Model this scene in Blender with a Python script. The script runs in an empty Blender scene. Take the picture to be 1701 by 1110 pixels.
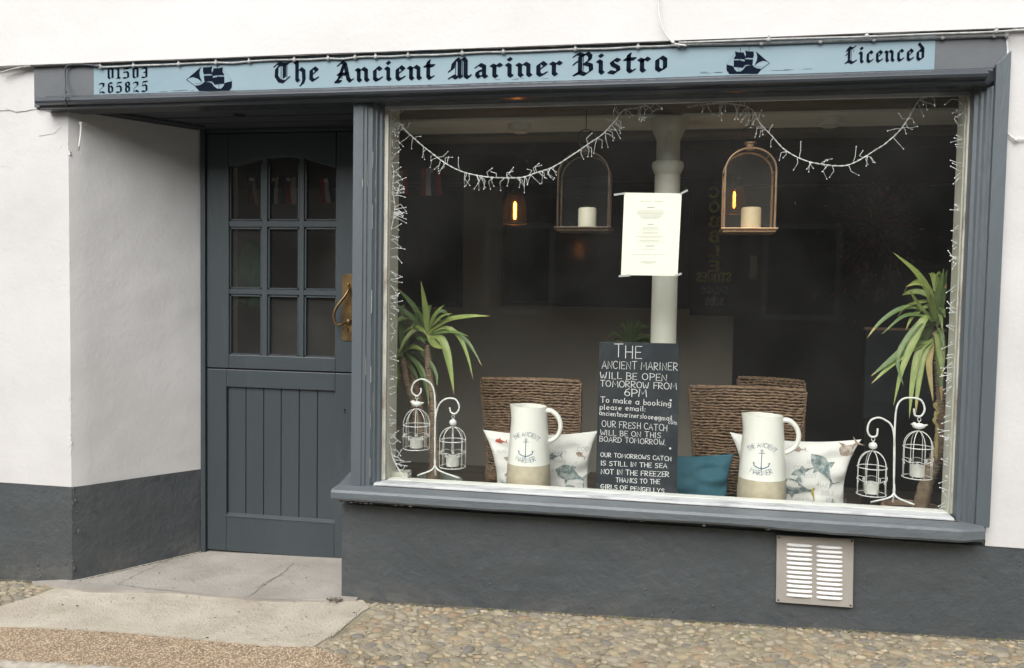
import bpy, bmesh, math, random
from mathutils import Vector, Matrix, noise
random.seed(7)
S = bpy.context.scene
COL = S.collection
pi = math.pi

# ------------------------------------------------------------------ camera, sky, sun, exposure
AX = Matrix(((0.9838699361230773, -0.02531656525188373, 0.1770847828499639),
             (0.17807782131550207, 0.04466030860196751, -0.9830024142346249),
             (0.01697758371193833, 0.9986813948199016, 0.0484482537547019)))
CAMLOC = Vector((0.0, -3.0465, 1.25))
cam = bpy.data.cameras.new('camera'); cam_o = bpy.data.objects.new('camera', cam); COL.objects.link(cam_o)
cam.sensor_width = 36.0; cam.lens = 1350.0 / 1701.0 * 36.0; cam.clip_start = 0.05; cam.clip_end = 400
cam_o.matrix_world = Matrix.Translation(CAMLOC) @ AX.to_4x4()
S.camera = cam_o

SUN_EL, SUN_AZ = math.radians(44), math.radians(192)      # azimuth measured from +y (into the shop) clockwise
W = bpy.data.worlds.new('World'); S.world = W; W.use_nodes = True
nt = W.node_tree; bg = nt.nodes['Background']
sky = nt.nodes.new('ShaderNodeTexSky'); sky.sky_type = 'NISHITA'; sky.sun_disc = False
sky.sun_elevation = SUN_EL; sky.sun_rotation = SUN_AZ; sky.dust_density = 4.0
hs = nt.nodes.new('ShaderNodeHueSaturation'); hs.inputs['Saturation'].default_value = 0.22
nt.links.new(sky.outputs[0], hs.inputs['Color']); nt.links.new(hs.outputs[0], bg.inputs['Color'])
bg.inputs['Strength'].default_value = 0.15
sl = bpy.data.lights.new('sun', 'SUN'); sl.energy = 1.5; sl.angle = math.radians(60); sl.color = (1.0, 0.97, 0.93)
so = bpy.data.objects.new('sun', sl); COL.objects.link(so)
sd = Vector((math.sin(SUN_AZ) * math.cos(SUN_EL), math.cos(SUN_AZ) * math.cos(SUN_EL), math.sin(SUN_EL)))
so.rotation_euler = sd.to_track_quat('Z', 'Y').to_euler(); so.location = (0, -4, 9)
S.view_settings.view_transform = 'Standard'; S.view_settings.look = 'None'
S.view_settings.gamma = 1.0; S.view_settings.use_curve_mapping = False
S.view_settings.exposure = 0.52
try:
    S.cycles.transparent_max_bounces = 24; S.cycles.max_bounces = 10
except Exception: pass

# ------------------------------------------------------------------ helpers
def P(px, py, y=0.0):
    """the place in the street whose picture position is px, py and whose depth is y (0 = face of the shop)"""
    r = AX @ Vector((px - 850.5, -(py - 555.0), -1350.0))
    return CAMLOC + r * ((y - CAMLOC.y) / r.y)
def gz(x): return 0.045 + 0.027 * x
def G(px, py, dz=0.0):
    r = AX @ Vector((px - 850.5, -(py - 555.0), -1350.0))
    # plane z = .045+.027x+dz
    t = (0.045 + dz + 0.027 * CAMLOC.x - CAMLOC.z) / (r.z - 0.027 * r.x)
    return CAMLOC + r * t

def root(name, loc, label, cat, group=None, kind=None):
    o = bpy.data.objects.new(name, None); COL.objects.link(o); o.location = loc; o.empty_display_size = 0.1
    if label: o['label'] = label
    if cat: o['category'] = cat
    if group: o['group'] = group
    if kind: o['kind'] = kind
    return o
def tag(o, label=None, cat=None, group=None, kind=None):
    if label: o['label'] = label
    if cat: o['category'] = cat
    if group: o['group'] = group
    if kind: o['kind'] = kind
    return o
def copy_tree(o, parent=None):
    c = o.copy(); COL.objects.link(c)
    if parent: c.parent = parent
    for ch in o.children: copy_tree(ch, c)
    return c
def base_of(o):
    v = Vector((0, 0, 0))
    while o is not None:
        v += o.location; o = o.parent
    return v

class MB:
    def __init__(s): s.v = []; s.f = []
    def add(s, vs, fs):
        n = len(s.v); s.v += [Vector(v) for v in vs]; s.f += [tuple(i + n for i in f) for f in fs]; return s
    def box(s, x0, x1, y0, y1, z0, z1):
        vs = [(x, y, z) for z in (z0, z1) for y in (y0, y1) for x in (x0, x1)]
        return s.add(vs, [(0, 2, 3, 1), (4, 5, 7, 6), (0, 1, 5, 4), (2, 6, 7, 3), (0, 4, 6, 2), (1, 3, 7, 5)])
    def tube(s, pts, r, n=6, caps=True):
        pts = [Vector(p) for p in pts]; m = len(pts)
        rs = r if isinstance(r, (list, tuple)) else [r] * m
        up = None; rings = []
        for i, p in enumerate(pts):
            t = (pts[min(i + 1, m - 1)] - pts[max(i - 1, 0)])
            if t.length < 1e-9: t = Vector((0, 0, 1))
            t.normalize()
            if up is None:
                up = t.cross(Vector((0, 1, 0)));
                if up.length < .2: up = t.cross(Vector((1, 0, 0)))
            up = up - t * up.dot(t)
            if up.length < 1e-6: up = t.orthogonal()
            up.normalize(); b = t.cross(up)
            rings.append([p + (up * math.cos(a) + b * math.sin(a)) * rs[i] for a in [2 * pi * k / n for k in range(n)]])
        vs = [v for q in rings for v in q]; fs = []
        for i in range(m - 1):
            for k in range(n):
                fs.append((i * n + k, i * n + (k + 1) % n, (i + 1) * n + (k + 1) % n, (i + 1) * n + k))
        if caps: fs.append(tuple(range(n - 1, -1, -1))); fs.append(tuple((m - 1) * n + k for k in range(n)))
        return s.add(vs, fs)
    def lathe(s, c, prof, n=24, sx=1, sy=1):
        c = Vector(c); vs = []; fs = []; m = len(prof)
        for r, z in prof:
            for k in range(n):
                a = 2 * pi * k / n; vs.append(c + Vector((r * sx * math.cos(a), r * sy * math.sin(a), z)))
        for i in range(m - 1):
            for k in range(n): fs.append((i * n + k, i * n + (k + 1) % n, (i + 1) * n + (k + 1) % n, (i + 1) * n + k))
        if prof[0][0] > 1e-4: fs.append(tuple(range(n - 1, -1, -1)))
        if prof[-1][0] > 1e-4: fs.append(tuple((m - 1) * n + k for k in range(n)))
        return s.add(vs, fs)
    def prism_z(s, poly, z0, z1):          # poly in x,y
        n = len(poly); vs = [(x, y, z0) for x, y in poly] + [(x, y, z1) for x, y in poly]
        return s.add(vs, [tuple(range(n - 1, -1, -1)), tuple(range(n, 2 * n))] + [(i, (i + 1) % n, n + (i + 1) % n, n + i) for i in range(n)])
    def prism_y(s, poly, y0, y1):          # poly in x,z ; front at y0
        n = len(poly); vs = [(x, y0, z) for x, z in poly] + [(x, y1, z) for x, z in poly]
        return s.add(vs, [tuple(range(n)), tuple(range(2 * n - 1, n - 1, -1))] + [(i, n + i, n + (i + 1) % n, (i + 1) % n) for i in range(n)])
    def prism_x(s, poly, x0, x1):          # poly in y,z
        n = len(poly); vs = [(x0, y, z) for y, z in poly] + [(x1, y, z) for y, z in poly]
        return s.add(vs, [tuple(range(n)), tuple(range(2 * n - 1, n - 1, -1))] + [(i, n + i, n + (i + 1) % n, (i + 1) % n) for i in range(n)])
    def ball(s, c, r, n=6, m=4, sx=1, sy=1, sz=1):
        prof = [(max(r * math.sin(pi * i / m), 1e-5), -r * math.cos(pi * i / m) * sz) for i in range(m + 1)]
        return s.lathe(c, prof, n, sx, sy)
    def grid(s, fn, nu, nv):
        vs = [fn(i / nu, j / nv) for j in range(nv + 1) for i in range(nu + 1)]
        fs = [(j * (nu + 1) + i, j * (nu + 1) + i + 1, (j + 1) * (nu + 1) + i + 1, (j + 1) * (nu + 1) + i) for j in range(nv) for i in range(nu)]
        return s.add(vs, fs)
    def build(s, name, mat, parent=None, smooth=35, bevel=0, label=None, cat=None, group=None, kind=None, recalc=True, origin=None):
        me = bpy.data.meshes.new(name)
        off = base_of(parent) if parent else Vector((0, 0, 0))
        o3 = Vector(origin) if origin is not None else off
        me.from_pydata([v - o3 for v in s.v], [], s.f)
        if recalc:
            bm = bmesh.new(); bm.from_mesh(me); bmesh.ops.recalc_face_normals(bm, faces=bm.faces); bm.to_mesh(me); bm.free()
        for m_ in (mat if isinstance(mat, (list, tuple)) else [mat]): me.materials.append(m_)
        if smooth:
            me.shade_smooth()
            if smooth < 180: me.set_sharp_from_angle(angle=math.radians(smooth))
        o = bpy.data.objects.new(name, me); COL.objects.link(o)
        if parent: o.parent = parent
        o.location = o3 - off
        if bevel:
            b = o.modifiers.new('edge', 'BEVEL'); b.width = bevel; b.segments = 2; b.limit_method = 'ANGLE'; b.angle_limit = math.radians(40)
        return tag(o, label, cat, group, kind)

def lerp(a, b, t): return a + (b - a) * t
def spline(pts, n=8):
    """Catmull-Rom through points (any dimension vectors)"""
    pts = [Vector(p) for p in pts]
    if len(pts) < 3:
        return [pts[0].lerp(pts[-1], i / n) for i in range(n + 1)]
    q = [pts[0] * 2 - pts[1]] + pts + [pts[-1] * 2 - pts[-2]]; out = []
    for i in range(1, len(q) - 2):
        p0, p1, p2, p3 = q[i - 1:i + 3]
        for k in range(n):
            t = k / n
            out.append(0.5 * ((2 * p1) + (p2 - p0) * t + (2 * p0 - 5 * p1 + 4 * p2 - p3) * t * t + (3 * p1 - p0 - 3 * p2 + p3) * t ** 3))
    out.append(pts[-1]); return out

# ------------------------------------------------------------------ materials
def mat(name, col, rough=0.6, col2=None, cscale=6.0, cdetail=5, clo=0.35, chi=0.65, bumps=(), metal=0.0, spec=0.5,
        spots=None, emit=None, estr=0, trans=0, coat=0.0, rnd=None, stretch=None, dust=None):
    m = bpy.data.materials.new(name); m.use_nodes = True; n = m.node_tree; N = n.nodes; L = n.links
    b = N['Principled BSDF']; b.inputs['Roughness'].default_value = rough; b.inputs['Metallic'].default_value = metal
    b.inputs['Specular IOR Level'].default_value = spec
    b.inputs['Coat Weight'].default_value = coat
    tc = N.new('ShaderNodeTexCoord'); src = tc.outputs['Object']
    if stretch:
        mp = N.new('ShaderNodeMapping'); mp.inputs['Scale'].default_value = stretch; L.new(src, mp.inputs[0]); src = mp.outputs[0]
    def noi(scale, det=5, r=0.6):
        t = N.new('ShaderNodeTexNoise'); t.inputs['Scale'].default_value = scale; t.inputs['Detail'].default_value = det
        t.inputs['Roughness'].default_value = r; L.new(src, t.inputs['Vector']); return t.outputs['Fac']
    def ramp(fac, p0, c0, p1, c1):
        r = N.new('ShaderNodeValToRGB'); e = r.color_ramp.elements; e[0].position = p0; e[0].color = c0; e[1].position = p1; e[1].color = c1
        L.new(fac, r.inputs[0]); return r.outputs[0]
    c4 = lambda c: (c[0], c[1], c[2], 1)
    cur = None
    if rnd:
        oi = N.new('ShaderNodeObjectInfo'); r = N.new('ShaderNodeValToRGB'); r.color_ramp.interpolation = 'CONSTANT'
        e = r.color_ramp.elements
        while len(e) < len(rnd): e.new(0.5)
        for i, c in enumerate(rnd): e[i].position = i / len(rnd); e[i].color = c4(c)
        L.new(oi.outputs['Random'], r.inputs[0]); cur = r.outputs[0]
    if col2 is not None:
        f = ramp(noi(cscale, cdetail), clo, (0, 0, 0, 1), chi, (1, 1, 1, 1))
        mx = N.new('ShaderNodeMix'); mx.data_type = 'RGBA'; L.new(f, mx.inputs[0])
        if cur: L.new(cur, mx.inputs[6])
        else: mx.inputs[6].default_value = c4(col)
        mx.inputs[7].default_value = c4(col2)
        if cur:
            mu = N.new('ShaderNodeMath'); mu.operation = 'MULTIPLY'; mu.inputs[1].default_value = 0.45; L.new(f, mu.inputs[0]); L.new(mu.outputs[0], mx.inputs[0])
        cur = mx.outputs[2]
    for sp in (spots or []):      # (scale, lo, hi, colour)
        f = ramp(noi(sp[0], 6, 0.7), sp[1], (0, 0, 0, 1), sp[2], (1, 1, 1, 1))
        mx = N.new('ShaderNodeMix'); mx.data_type = 'RGBA'; L.new(f, mx.inputs[0])
        if cur: L.new(cur, mx.inputs[6])
        else: mx.inputs[6].default_value = c4(col)
        mx.inputs[7].default_value = c4(sp[3]); cur = mx.outputs[2]
    if dust:      # (height above the street, colour): splashed street dirt, patchy
        sx = N.new('ShaderNodeSeparateXYZ'); L.new(tc.outputs['Object'], sx.inputs[0])
        mr = N.new('ShaderNodeMapRange'); mr.inputs[1].default_value = dust[0]; mr.inputs[2].default_value = 0.0; L.new(sx.outputs[2], mr.inputs[0])
        mu = N.new('ShaderNodeMath'); mu.operation = 'MULTIPLY'; L.new(mr.outputs[0], mu.inputs[0]); L.new(ramp(noi(7, 8, .75), .42, (0, 0, 0, 1), .68, (1, 1, 1, 1)), mu.inputs[1])
        mx = N.new('ShaderNodeMix'); mx.data_type = 'RGBA'; L.new(mu.outputs[0], mx.inputs[0])
        if cur: L.new(cur, mx.inputs[6])
        else: mx.inputs[6].default_value = c4(col)
        mx.inputs[7].default_value = c4(dust[1]); cur = mx.outputs[2]
    if cur: L.new(cur, b.inputs['Base Color'])
    else: b.inputs['Base Color'].default_value = c4(col)
    prev = None
    for (sc, st, det) in bumps:
        bp = N.new('ShaderNodeBump'); bp.inputs['Strength'].default_value = 1.0; bp.inputs['Distance'].default_value = st
        L.new(noi(sc, det), bp.inputs['Height'])
        if prev: L.new(prev, bp.inputs['Normal'])
        prev = bp.outputs[0]
    if prev: L.new(prev, b.inputs['Normal'])
    if emit: b.inputs['Emission Color'].default_value = c4(emit); b.inputs['Emission Strength'].default_value = estr
    if trans: b.inputs['Transmission Weight'].default_value = trans
    return m

def glassmat(name, tint=(1, 1, 1), ior=1.45, rough=0.0, dirt_haze=0.0):
    m = bpy.data.materials.new(name); m.use_nodes = True; n = m.node_tree; N = n.nodes; L = n.links
    N.remove(N['Principled BSDF']); out = N['Material Output']
    tr = N.new('ShaderNodeBsdfTransparent'); tr.inputs[0].default_value = (*tint, 1)
    gl = N.new('ShaderNodeBsdfGlossy'); gl.inputs['Roughness'].default_value = rough; gl.inputs[0].default_value = (1, 1, 1, 1)
    fr = N.new('ShaderNodeFresnel'); fr.inputs[0].default_value = ior
    ge = N.new('ShaderNodeNewGeometry'); iv = N.new('ShaderNodeMath'); iv.operation = 'SUBTRACT'; iv.inputs[0].default_value = 1.0; L.new(ge.outputs['Backfacing'], iv.inputs[1])
    fm = N.new('ShaderNodeMath'); fm.operation = 'MULTIPLY'; L.new(fr.outputs[0], fm.inputs[0]); L.new(iv.outputs[0], fm.inputs[1])   # the far face of the pane adds no second mirror
    mx = N.new('ShaderNodeMixShader'); L.new(fm.outputs[0], mx.inputs[0]); L.new(tr.outputs[0], mx.inputs[1]); L.new(gl.outputs[0], mx.inputs[2])
    last = mx.outputs[0]
    if dirt_haze:  # pale film: dirt, plus veil, sheen and glow painted onto the glass
        tc = N.new('ShaderNodeTexCoord'); no = N.new('ShaderNodeTexNoise'); no.inputs['Scale'].default_value = 3.0; no.inputs['Detail'].default_value = 8
        L.new(tc.outputs['Object'], no.inputs['Vector'])
        r = N.new('ShaderNodeValToRGB'); r.color_ramp.elements[0].position = .35; r.color_ramp.elements[0].color = (dirt_haze * .4,) * 3 + (1,)
        r.color_ramp.elements[1].position = .8; r.color_ramp.elements[1].color = (dirt_haze * 1.6,) * 3 + (1,)
        vo = N.new('ShaderNodeTexVoronoi'); vo.inputs['Scale'].default_value = 34; L.new(tc.outputs['Object'], vo.inputs['Vector'])
        r2 = N.new('ShaderNodeValToRGB'); r2.color_ramp.elements[0].position = 0.03; r2.color_ramp.elements[0].color = (.35,) * 3 + (1,)
        r2.color_ramp.elements[1].position = 0.05; r2.color_ramp.elements[1].color = (0, 0, 0, 1); L.new(vo.outputs['Distance'], r2.inputs[0])
        ad = N.new('ShaderNodeMath'); ad.operation = 'ADD'; L.new(no.outputs['Fac'], r.inputs[0]); L.new(r.outputs[0], ad.inputs[0]); L.new(r2.outputs[0], ad.inputs[1])
        df = N.new('ShaderNodeBsdfDiffuse'); df.inputs[0].default_value = (.6, .6, .58, 1)
        m2 = N.new('ShaderNodeMixShader'); L.new(ad.outputs[0], m2.inputs[0]); L.new(last, m2.inputs[1]); L.new(df.outputs[0], m2.inputs[2]); last = m2.outputs[0]
    L.new(last, out.inputs[0]); return m

M = {}
M['render'] = mat('white_render', (.66, .655, .65), .85, (.56, .555, .545), 1.6, 7, .35, .75,
                  bumps=((2.2, .008, 3), (12, .0022, 6), (60, .0012, 5)), spots=[(5, .66, .74, (.50, .48, .46)), (40, .72, .76, (.42, .41, .40))])
M['render_up'] = mat('white_render_upper', (.70, .695, .69), .85, (.64, .635, .625), 1.0, 6, .35, .75,
                     bumps=((1.8, .014, 3), (7, .003, 5), (60, .0009, 5)), spots=[(7, .69, .78, (.56, .545, .52)), (60, .76, .79, (.4, .4, .4))])
M['plinth'] = mat('plinth_paint', (.064, .073, .079), .50, (.078, .087, .093), 3, 8, bumps=((3, .02, 4), (26, .0055, 7), (120, .0018, 4)),
                  spots=[(38, .71, .735, (.24, .25, .26)), (9, .62, .72, (.048, .056, .063)), (3, .60, .75, (.086, .095, .10))], dust=(.11, (.15, .145, .13)))
M['wood'] = mat('blue_grey_paint', (.094, .114, .126), .42, (.112, .133, .146), 4, 6, bumps=((12, .006, 5), (80, .002, 4)), stretch=(1, 1, .2),
                spots=[(45, .74, .77, (.26, .28, .28)), (6, .62, .72, (.085, .105, .12))])
M['woodh'] = mat('blue_grey_paint_sill', (.112, .130, .142), .40, (.14, .158, .170), 5, 6, bumps=((9, .008, 5), (60, .003, 4)), stretch=(.35, 1, 1),
                 spots=[(40, .75, .78, (.38, .38, .36))])
M['moulding'] = mat('gloss_slate_paint', (.050, .058, .068), .24, (.06, .068, .078), 5, 5, bumps=((9, .0012, 5), (60, .0005, 4)), stretch=(.3, 1, 1), spots=[(50, .77, .79, (.3, .3, .3))])
M['fascia'] = mat('fascia_grey_paint', (.105, .115, .125), .5, (.12, .13, .14), 4, 5, bumps=((14, .002, 5),))
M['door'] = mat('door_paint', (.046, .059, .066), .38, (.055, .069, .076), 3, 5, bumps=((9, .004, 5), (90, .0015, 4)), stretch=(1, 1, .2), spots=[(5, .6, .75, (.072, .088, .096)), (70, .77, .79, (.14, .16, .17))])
M['soffit'] = mat('soffit_paint', (.05, .06, .068), .5, (.065, .074, .08), 4, 5, bumps=((10, .002, 5),), stretch=(.3, 1, 1))
M['signblue'] = mat('sign_sky_blue', (.205, .305, .355), .5, (.25, .35, .40), 3, 6, bumps=((20, .0006, 5),), stretch=(.4, 1, 1), spots=[(45, .76, .80, (.50, .58, .62))])
M['signink'] = mat('sign_ink', (.006, .011, .022), .95, spec=.08)
M['putty'] = mat('old_putty', (.50, .49, .42), .7, (.20, .17, .13), 18, 6, .45, .65, bumps=((60, .002, 5),), stretch=(1, 1, .4))
M['puttyh'] = mat('old_putty_rail', (.52, .54, .54), .5, (.27, .29, .30), 14, 6, .48, .66, bumps=((50, .002, 5),), stretch=(.4, 1, 1))
M['ledge'] = mat('ledge_white', (.84, .84, .79), .4, (.60, .59, .53), 12, 6, .5, .75, bumps=((40, .002, 5),), stretch=(.4, 1, 1))
M['flash'] = mat('dark_flashing', (.03, .028, .026), .7, (.10, .09, .08), 25, 5, bumps=((40, .004, 5),))
M['glass'] = glassmat('window_glass', (.99, 1.0, .995), 1.50, 0.0, .010)
M['glass_door'] = glassmat('door_glass', (.96, .97, .97), 1.5, 0.03, .026)
M['glass_clear'] = glassmat('lantern_glass', (.93, .93, .91), 1.45, 0.05, .02)
M['glass_amber_glow'] = glassmat('glow_tinted_glass', (.95, .70, .44), 1.5, 0.10, .055)  # clear lamp shade, the bulb's amber glow painted into its tint
M['cream'] = mat('cream_paint', (.68, .67, .57), .5, (.60, .585, .49), 5, 5, bumps=((15, .002, 5),))
M['white_gloss'] = mat('white_gloss', (.74, .74, .70), .35)
M['cable'] = mat('grey_cable', (.50, .51, .50), .6, (.32, .32, .31), 30, 4)
M['cablew'] = mat('white_cable', (.75, .74, .72), .6)
M['cabled'] = mat('painted_cable', (.07, .08, .09), .5)
M['brass'] = mat('aged_brass', (.30, .20, .09), .38, (.16, .11, .055), 20, 5, metal=.85, bumps=((60, .0006, 4),))
M['black'] = mat('black_hole', (.004, .004, .004), .9)
M['vent'] = mat('taupe_vent', (.34, .32, .29), .5, (.40, .37, .33), 8, 5, bumps=((30, .0008, 4),), spots=[(10, .70, .74, (.6, .6, .58))])
M['ventw'] = mat('white_louvre', (.84, .84, .84), .45)
M['screw'] = mat('rusty_screw', (.06, .04, .03), .6)
M['conc'] = mat('step_concrete', (.32, .295, .26), .85, (.45, .42, .38), 3.5, 8, .35, .7, bumps=((8, .012, 6), (100, .004, 5)),
                spots=[(30, .66, .70, (.15, .135, .115)), (2.2, .55, .75, (.42, .39, .33))])
M['conc2'] = mat('forecourt_concrete', (.45, .40, .325), .9, (.58, .53, .44), 5, 8, .35, .7, bumps=((10, .014, 6), (110, .006, 5)),
                 spots=[(26, .67, .70, (.13, .11, .08)), (3, .52, .75, (.37, .345, .25)), (60, .68, .72, (.60, .57, .50))])
M['mortar'] = mat('cobble_mortar', (.47, .41, .30), .9, (.29, .25, .17), 14, 8, .35, .65, bumps=((25, .02, 6), (130, .008, 5)), spots=[(4, .58, .7, (.25, .25, .14))])
M['kerb'] = mat('kerb_stone', (.50, .47, .40), .9, (.34, .31, .26), 20, 6, bumps=((60, .003, 5),))
M['asphalt'] = mat('asphalt', (.06, .06, .058), .9, (.09, .088, .082), 30, 6, bumps=((80, .004, 4),))
M['pebble'] = mat('pebble_stone', (.3, .3, .3), .55, (.16, .15, .14), 40, 6, .4, .7, bumps=((70, .002, 5),),
                  rnd=[(.37, .32, .23), (.31, .27, .20), (.44, .33, .20), (.41, .36, .26), (.26, .24, .20), (.48, .42, .30), (.38, .28, .18), (.36, .31, .22), (.47, .39, .25), (.30, .27, .22), (.38, .33, .22), (.26, .24, .20), (.44, .39, .29)])
M['pitcher'] = mat('cream_glaze', (.86, .855, .78), .28, (.82, .81, .72), 6, 4, coat=.3)
M['stoneware'] = mat('bare_stoneware', (.52, .46, .33), .8, (.42, .37, .26), 22, 6, bumps=((60, .0012, 5),))
M['printblue'] = mat('print_blue', (.04, .11, .20), .5)
M['chalkboard'] = mat('chalkboard', (.012, .017, .022), .5, (.045, .055, .065), 7, 7, .45, .85, bumps=((60, .0003, 3),), spots=[(3, .55, .9, (.06, .07, .08))])
M['chalk'] = mat('chalk', (.80, .80, .78), .9)
M['paper'] = mat('paper', (.88, .875, .75), .7)
M['paperink'] = mat('paper_ink', (.30, .28, .24), .7)
M['wicker'] = mat('wicker', (.30, .195, .115), .62, (.13, .078, .043), 55, 6, .35, .65, bumps=((220, .002, 4),))
M['wicker2'] = mat('wicker_core', (.07, .042, .024), .8)
M['canvas'] = mat('cushion_cloth', (.82, .81, .77), .85, (.74, .73, .68), 5, 4, bumps=((7, .008, 3), (500, .0006, 2)))
M['teal'] = mat('teal_cloth', (.022, .105, .145), .75, (.03, .125, .165), 6, 4, bumps=((6, .010, 3), (500, .0005, 2)))
M['fish_grey'] = mat('fish_print_grey', (.13, .19, .19), .8, (.40, .44, .42), 45, 4, .42, .6)
M['fish_yel'] = mat('fish_print_yellow', (.45, .36, .06), .8)
M['fish_brown'] = mat('fish_print_brown', (.23, .13, .07), .8, (.5, .45, .4), 60, 4)
M['fish_red'] = mat('fish_print_red', (.45, .10, .07), .8)
M['word'] = mat('word_print', (.44, .45, .44), .8)
M['leaf'] = mat('yucca_leaf', (.19, .255, .060), .45, (.29, .35, .10), 30, 4, spec=.5, bumps=((40, .001, 3),), stretch=(1, 1, .2))
M['leafd'] = mat('yucca_leaf_dark', (.085, .145, .04), .45, (.14, .20, .06), 14, 4, bumps=((40, .001, 3),))
M['leafdry'] = mat('yucca_leaf_dry', (.42, .34, .13), .6, (.30, .22, .08), 14, 4)
M['trunk'] = mat('yucca_trunk', (.22, .15, .10), .8, (.32, .24, .15), 30, 5, bumps=((70, .004, 5),))
M['trunkscar'] = mat('yucca_scar', (.42, .34, .24), .8, (.20, .12, .09), 40, 5)
M['pot'] = mat('terracotta_pot', (.26, .16, .10), .7, (.34, .24, .16), 9, 5)
M['potg'] = mat('pale_glazed_pot', (.38, .41, .35), .3, (.30, .33, .28), 9, 5)
M['crack'] = mat('dirt_filled_crack', (.12, .105, .085), .95)
M['soil'] = mat('soil', (.04, .028, .02), .95, bumps=((60, .008, 4),))
M['cage'] = mat('white_wire', (.74, .75, .71), .4, (.52, .52, .47), 30, 5, .5, .75)
M['candle'] = mat('candle_wax', (.74, .70, .56), .5)
M['wick'] = mat('wick', (.02, .02, .02), .9)
M['glass_lan'] = glassmat('copper_lantern_glass', (.95, .87, .75), 1.5, 0.08, .05)
M['bronze'] = mat('antique_bronze', (.15, .105, .07), .35, (.08, .055, .04), 20, 5, metal=.6)
M['copper'] = mat('copper_frame', (.78, .50, .30), .28, (.52, .33, .20), 20, 5, metal=.8)
M['wirew'] = mat('light_wire', (.80, .81, .79), .5)
M['led'] = mat('led_tip', (.85, .85, .85), .3, emit=(.9, .95, 1), estr=.35)
M['filament'] = mat('filament', (1, .5, .1), .5, emit=(1, .55, .20), estr=16)
M['glass_bulb'] = glassmat('bulb_amber_glass', (1.0, .72, .40), 1.4, 0.02, .10)
M['bulbglass'] = mat('bulb_glow_glass', (1, .5, .2), .5, emit=(1, .36, .07), estr=1.6)
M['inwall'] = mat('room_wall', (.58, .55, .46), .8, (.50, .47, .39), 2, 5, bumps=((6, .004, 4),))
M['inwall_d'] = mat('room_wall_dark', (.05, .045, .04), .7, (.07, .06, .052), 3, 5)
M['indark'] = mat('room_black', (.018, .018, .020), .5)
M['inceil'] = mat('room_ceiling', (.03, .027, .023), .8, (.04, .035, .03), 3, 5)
M['infloor'] = mat('room_floor', (.34, .29, .23), .5, (.26, .21, .16), 5, 5, stretch=(.3, 2, 1))
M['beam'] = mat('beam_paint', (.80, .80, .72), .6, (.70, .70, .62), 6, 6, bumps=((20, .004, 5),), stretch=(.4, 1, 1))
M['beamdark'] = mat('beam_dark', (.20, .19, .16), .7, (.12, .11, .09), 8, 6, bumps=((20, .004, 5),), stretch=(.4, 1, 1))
M['board'] = mat('window_board_paint', (.10, .095, .085), .6, (.07, .065, .06), 8, 5)
M['frame_d'] = mat('dark_frame', (.02, .018, .016), .35)
M['mirror'] = mat('dark_picture_glass', (.012, .013, .015), .12)
M['red'] = mat('flag_red', (.42, .03, .03), .8); M['white'] = mat('flag_white', (.65, .64, .6), .8); M['navy'] = mat('flag_navy', (.03, .04, .14), .8)
M['green'] = mat('green_cloth', (.08, .42, .17), .9, (.05, .30, .11), 9, 4, bumps=((20, .01, 4),))
M['dried'] = mat('dried_leaf', (.16, .05, .04), .8, (.26, .11, .07), 30, 4)
M['yell'] = mat('sign_yellow', (.85, .76, .12), .6)
M['lilac'] = mat('sign_lilac', (.66, .66, .76), .6)
M['signpanel'] = mat('sign_panel_navy', (.012, .016, .02), .5)
M['tabledark'] = mat('dark_table_wood', (.06, .038, .024), .45, (.09, .055, .034), 6, 5, stretch=(.3, 2, 2))
M['tablewood'] = mat('table_wood', (.30, .20, .11), .5, (.22, .14, .08), 6, 5, stretch=(.3, 2, 2))
M['stone'] = mat('opposite_stone', (.17, .165, .15), .9, (.10, .095, .085), 5, 7, bumps=((9, .02, 6),))
M['oppframe'] = mat('opposite_frame', (.36, .36, .34), .6)
M['slate'] = mat('roof_slate', (.06, .065, .07), .7)

# ------------------------------------------------------------------ stroke lettering
def strip2d(poly, w, fn, mb, zoff=0.0):
    """flat ribbon of width w along a 2D polyline, mapped to the surface by fn(x, y)"""
    n = len(poly)
    if n < 2: return
    L_, R_ = [], []
    for i, (x, y) in enumerate(poly):
        x0, y0 = poly[max(i - 1, 0)]; x1, y1 = poly[min(i + 1, n - 1)]
        dx, dy = x1 - x0, y1 - y0; d = math.hypot(dx, dy) or 1
        nx, ny = -dy / d * w / 2, dx / d * w / 2
        ex = ey = 0
        if i == 0: ex, ey = -dx / d * w * .4, -dy / d * w * .4
        if i == n - 1: ex, ey = dx / d * w * .4, dy / d * w * .4
        L_.append(fn(x + nx + ex, y + ny + ey)); R_.append(fn(x - nx + ex, y - ny + ey))
    mb.add(L_ + R_, [(i, i + 1, n + i + 1, n + i) for i in range(n - 1)])
def arc(cx, cy, rx, ry, a0, a1, n=7):
    return [(cx + rx * math.cos(math.radians(a0 + (a1 - a0) * i / n)), cy + ry * math.sin(math.radians(a0 + (a1 - a0) * i / n))) for i in range(n + 1)]
F = {}   # simple single-stroke hand, cap height 6, width per glyph
F['A'] = (4, [[(0, 0), (2, 6), (4, 0)], [(.8, 2), (3.3, 2.1)]])
F['B'] = (3.6, [[(.3, 0), (.3, 6)], [(0, 6)] + arc(1.4, 4.6, 1.7, 1.4, 90, -90) + [(.4, 3.2)], [(.4, 3.2)] + arc(1.5, 1.6, 2, 1.6, 90, -90) + [(0, 0)]])
F['C'] = (3.8, [arc(2.2, 3, 2.1, 3, 45, 315, 10)])
F['D'] = (4, [[(.4, 0), (.4, 6)], [(0, 6)] + arc(1.2, 3, 2.8, 3, 88, -88, 9) + [(0, 0)]])
F['E'] = (3.2, [[(3.2, 6), (.3, 5.9), (.3, 0), (3.2, .1)], [(.3, 3), (2.7, 3.1)]])
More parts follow.
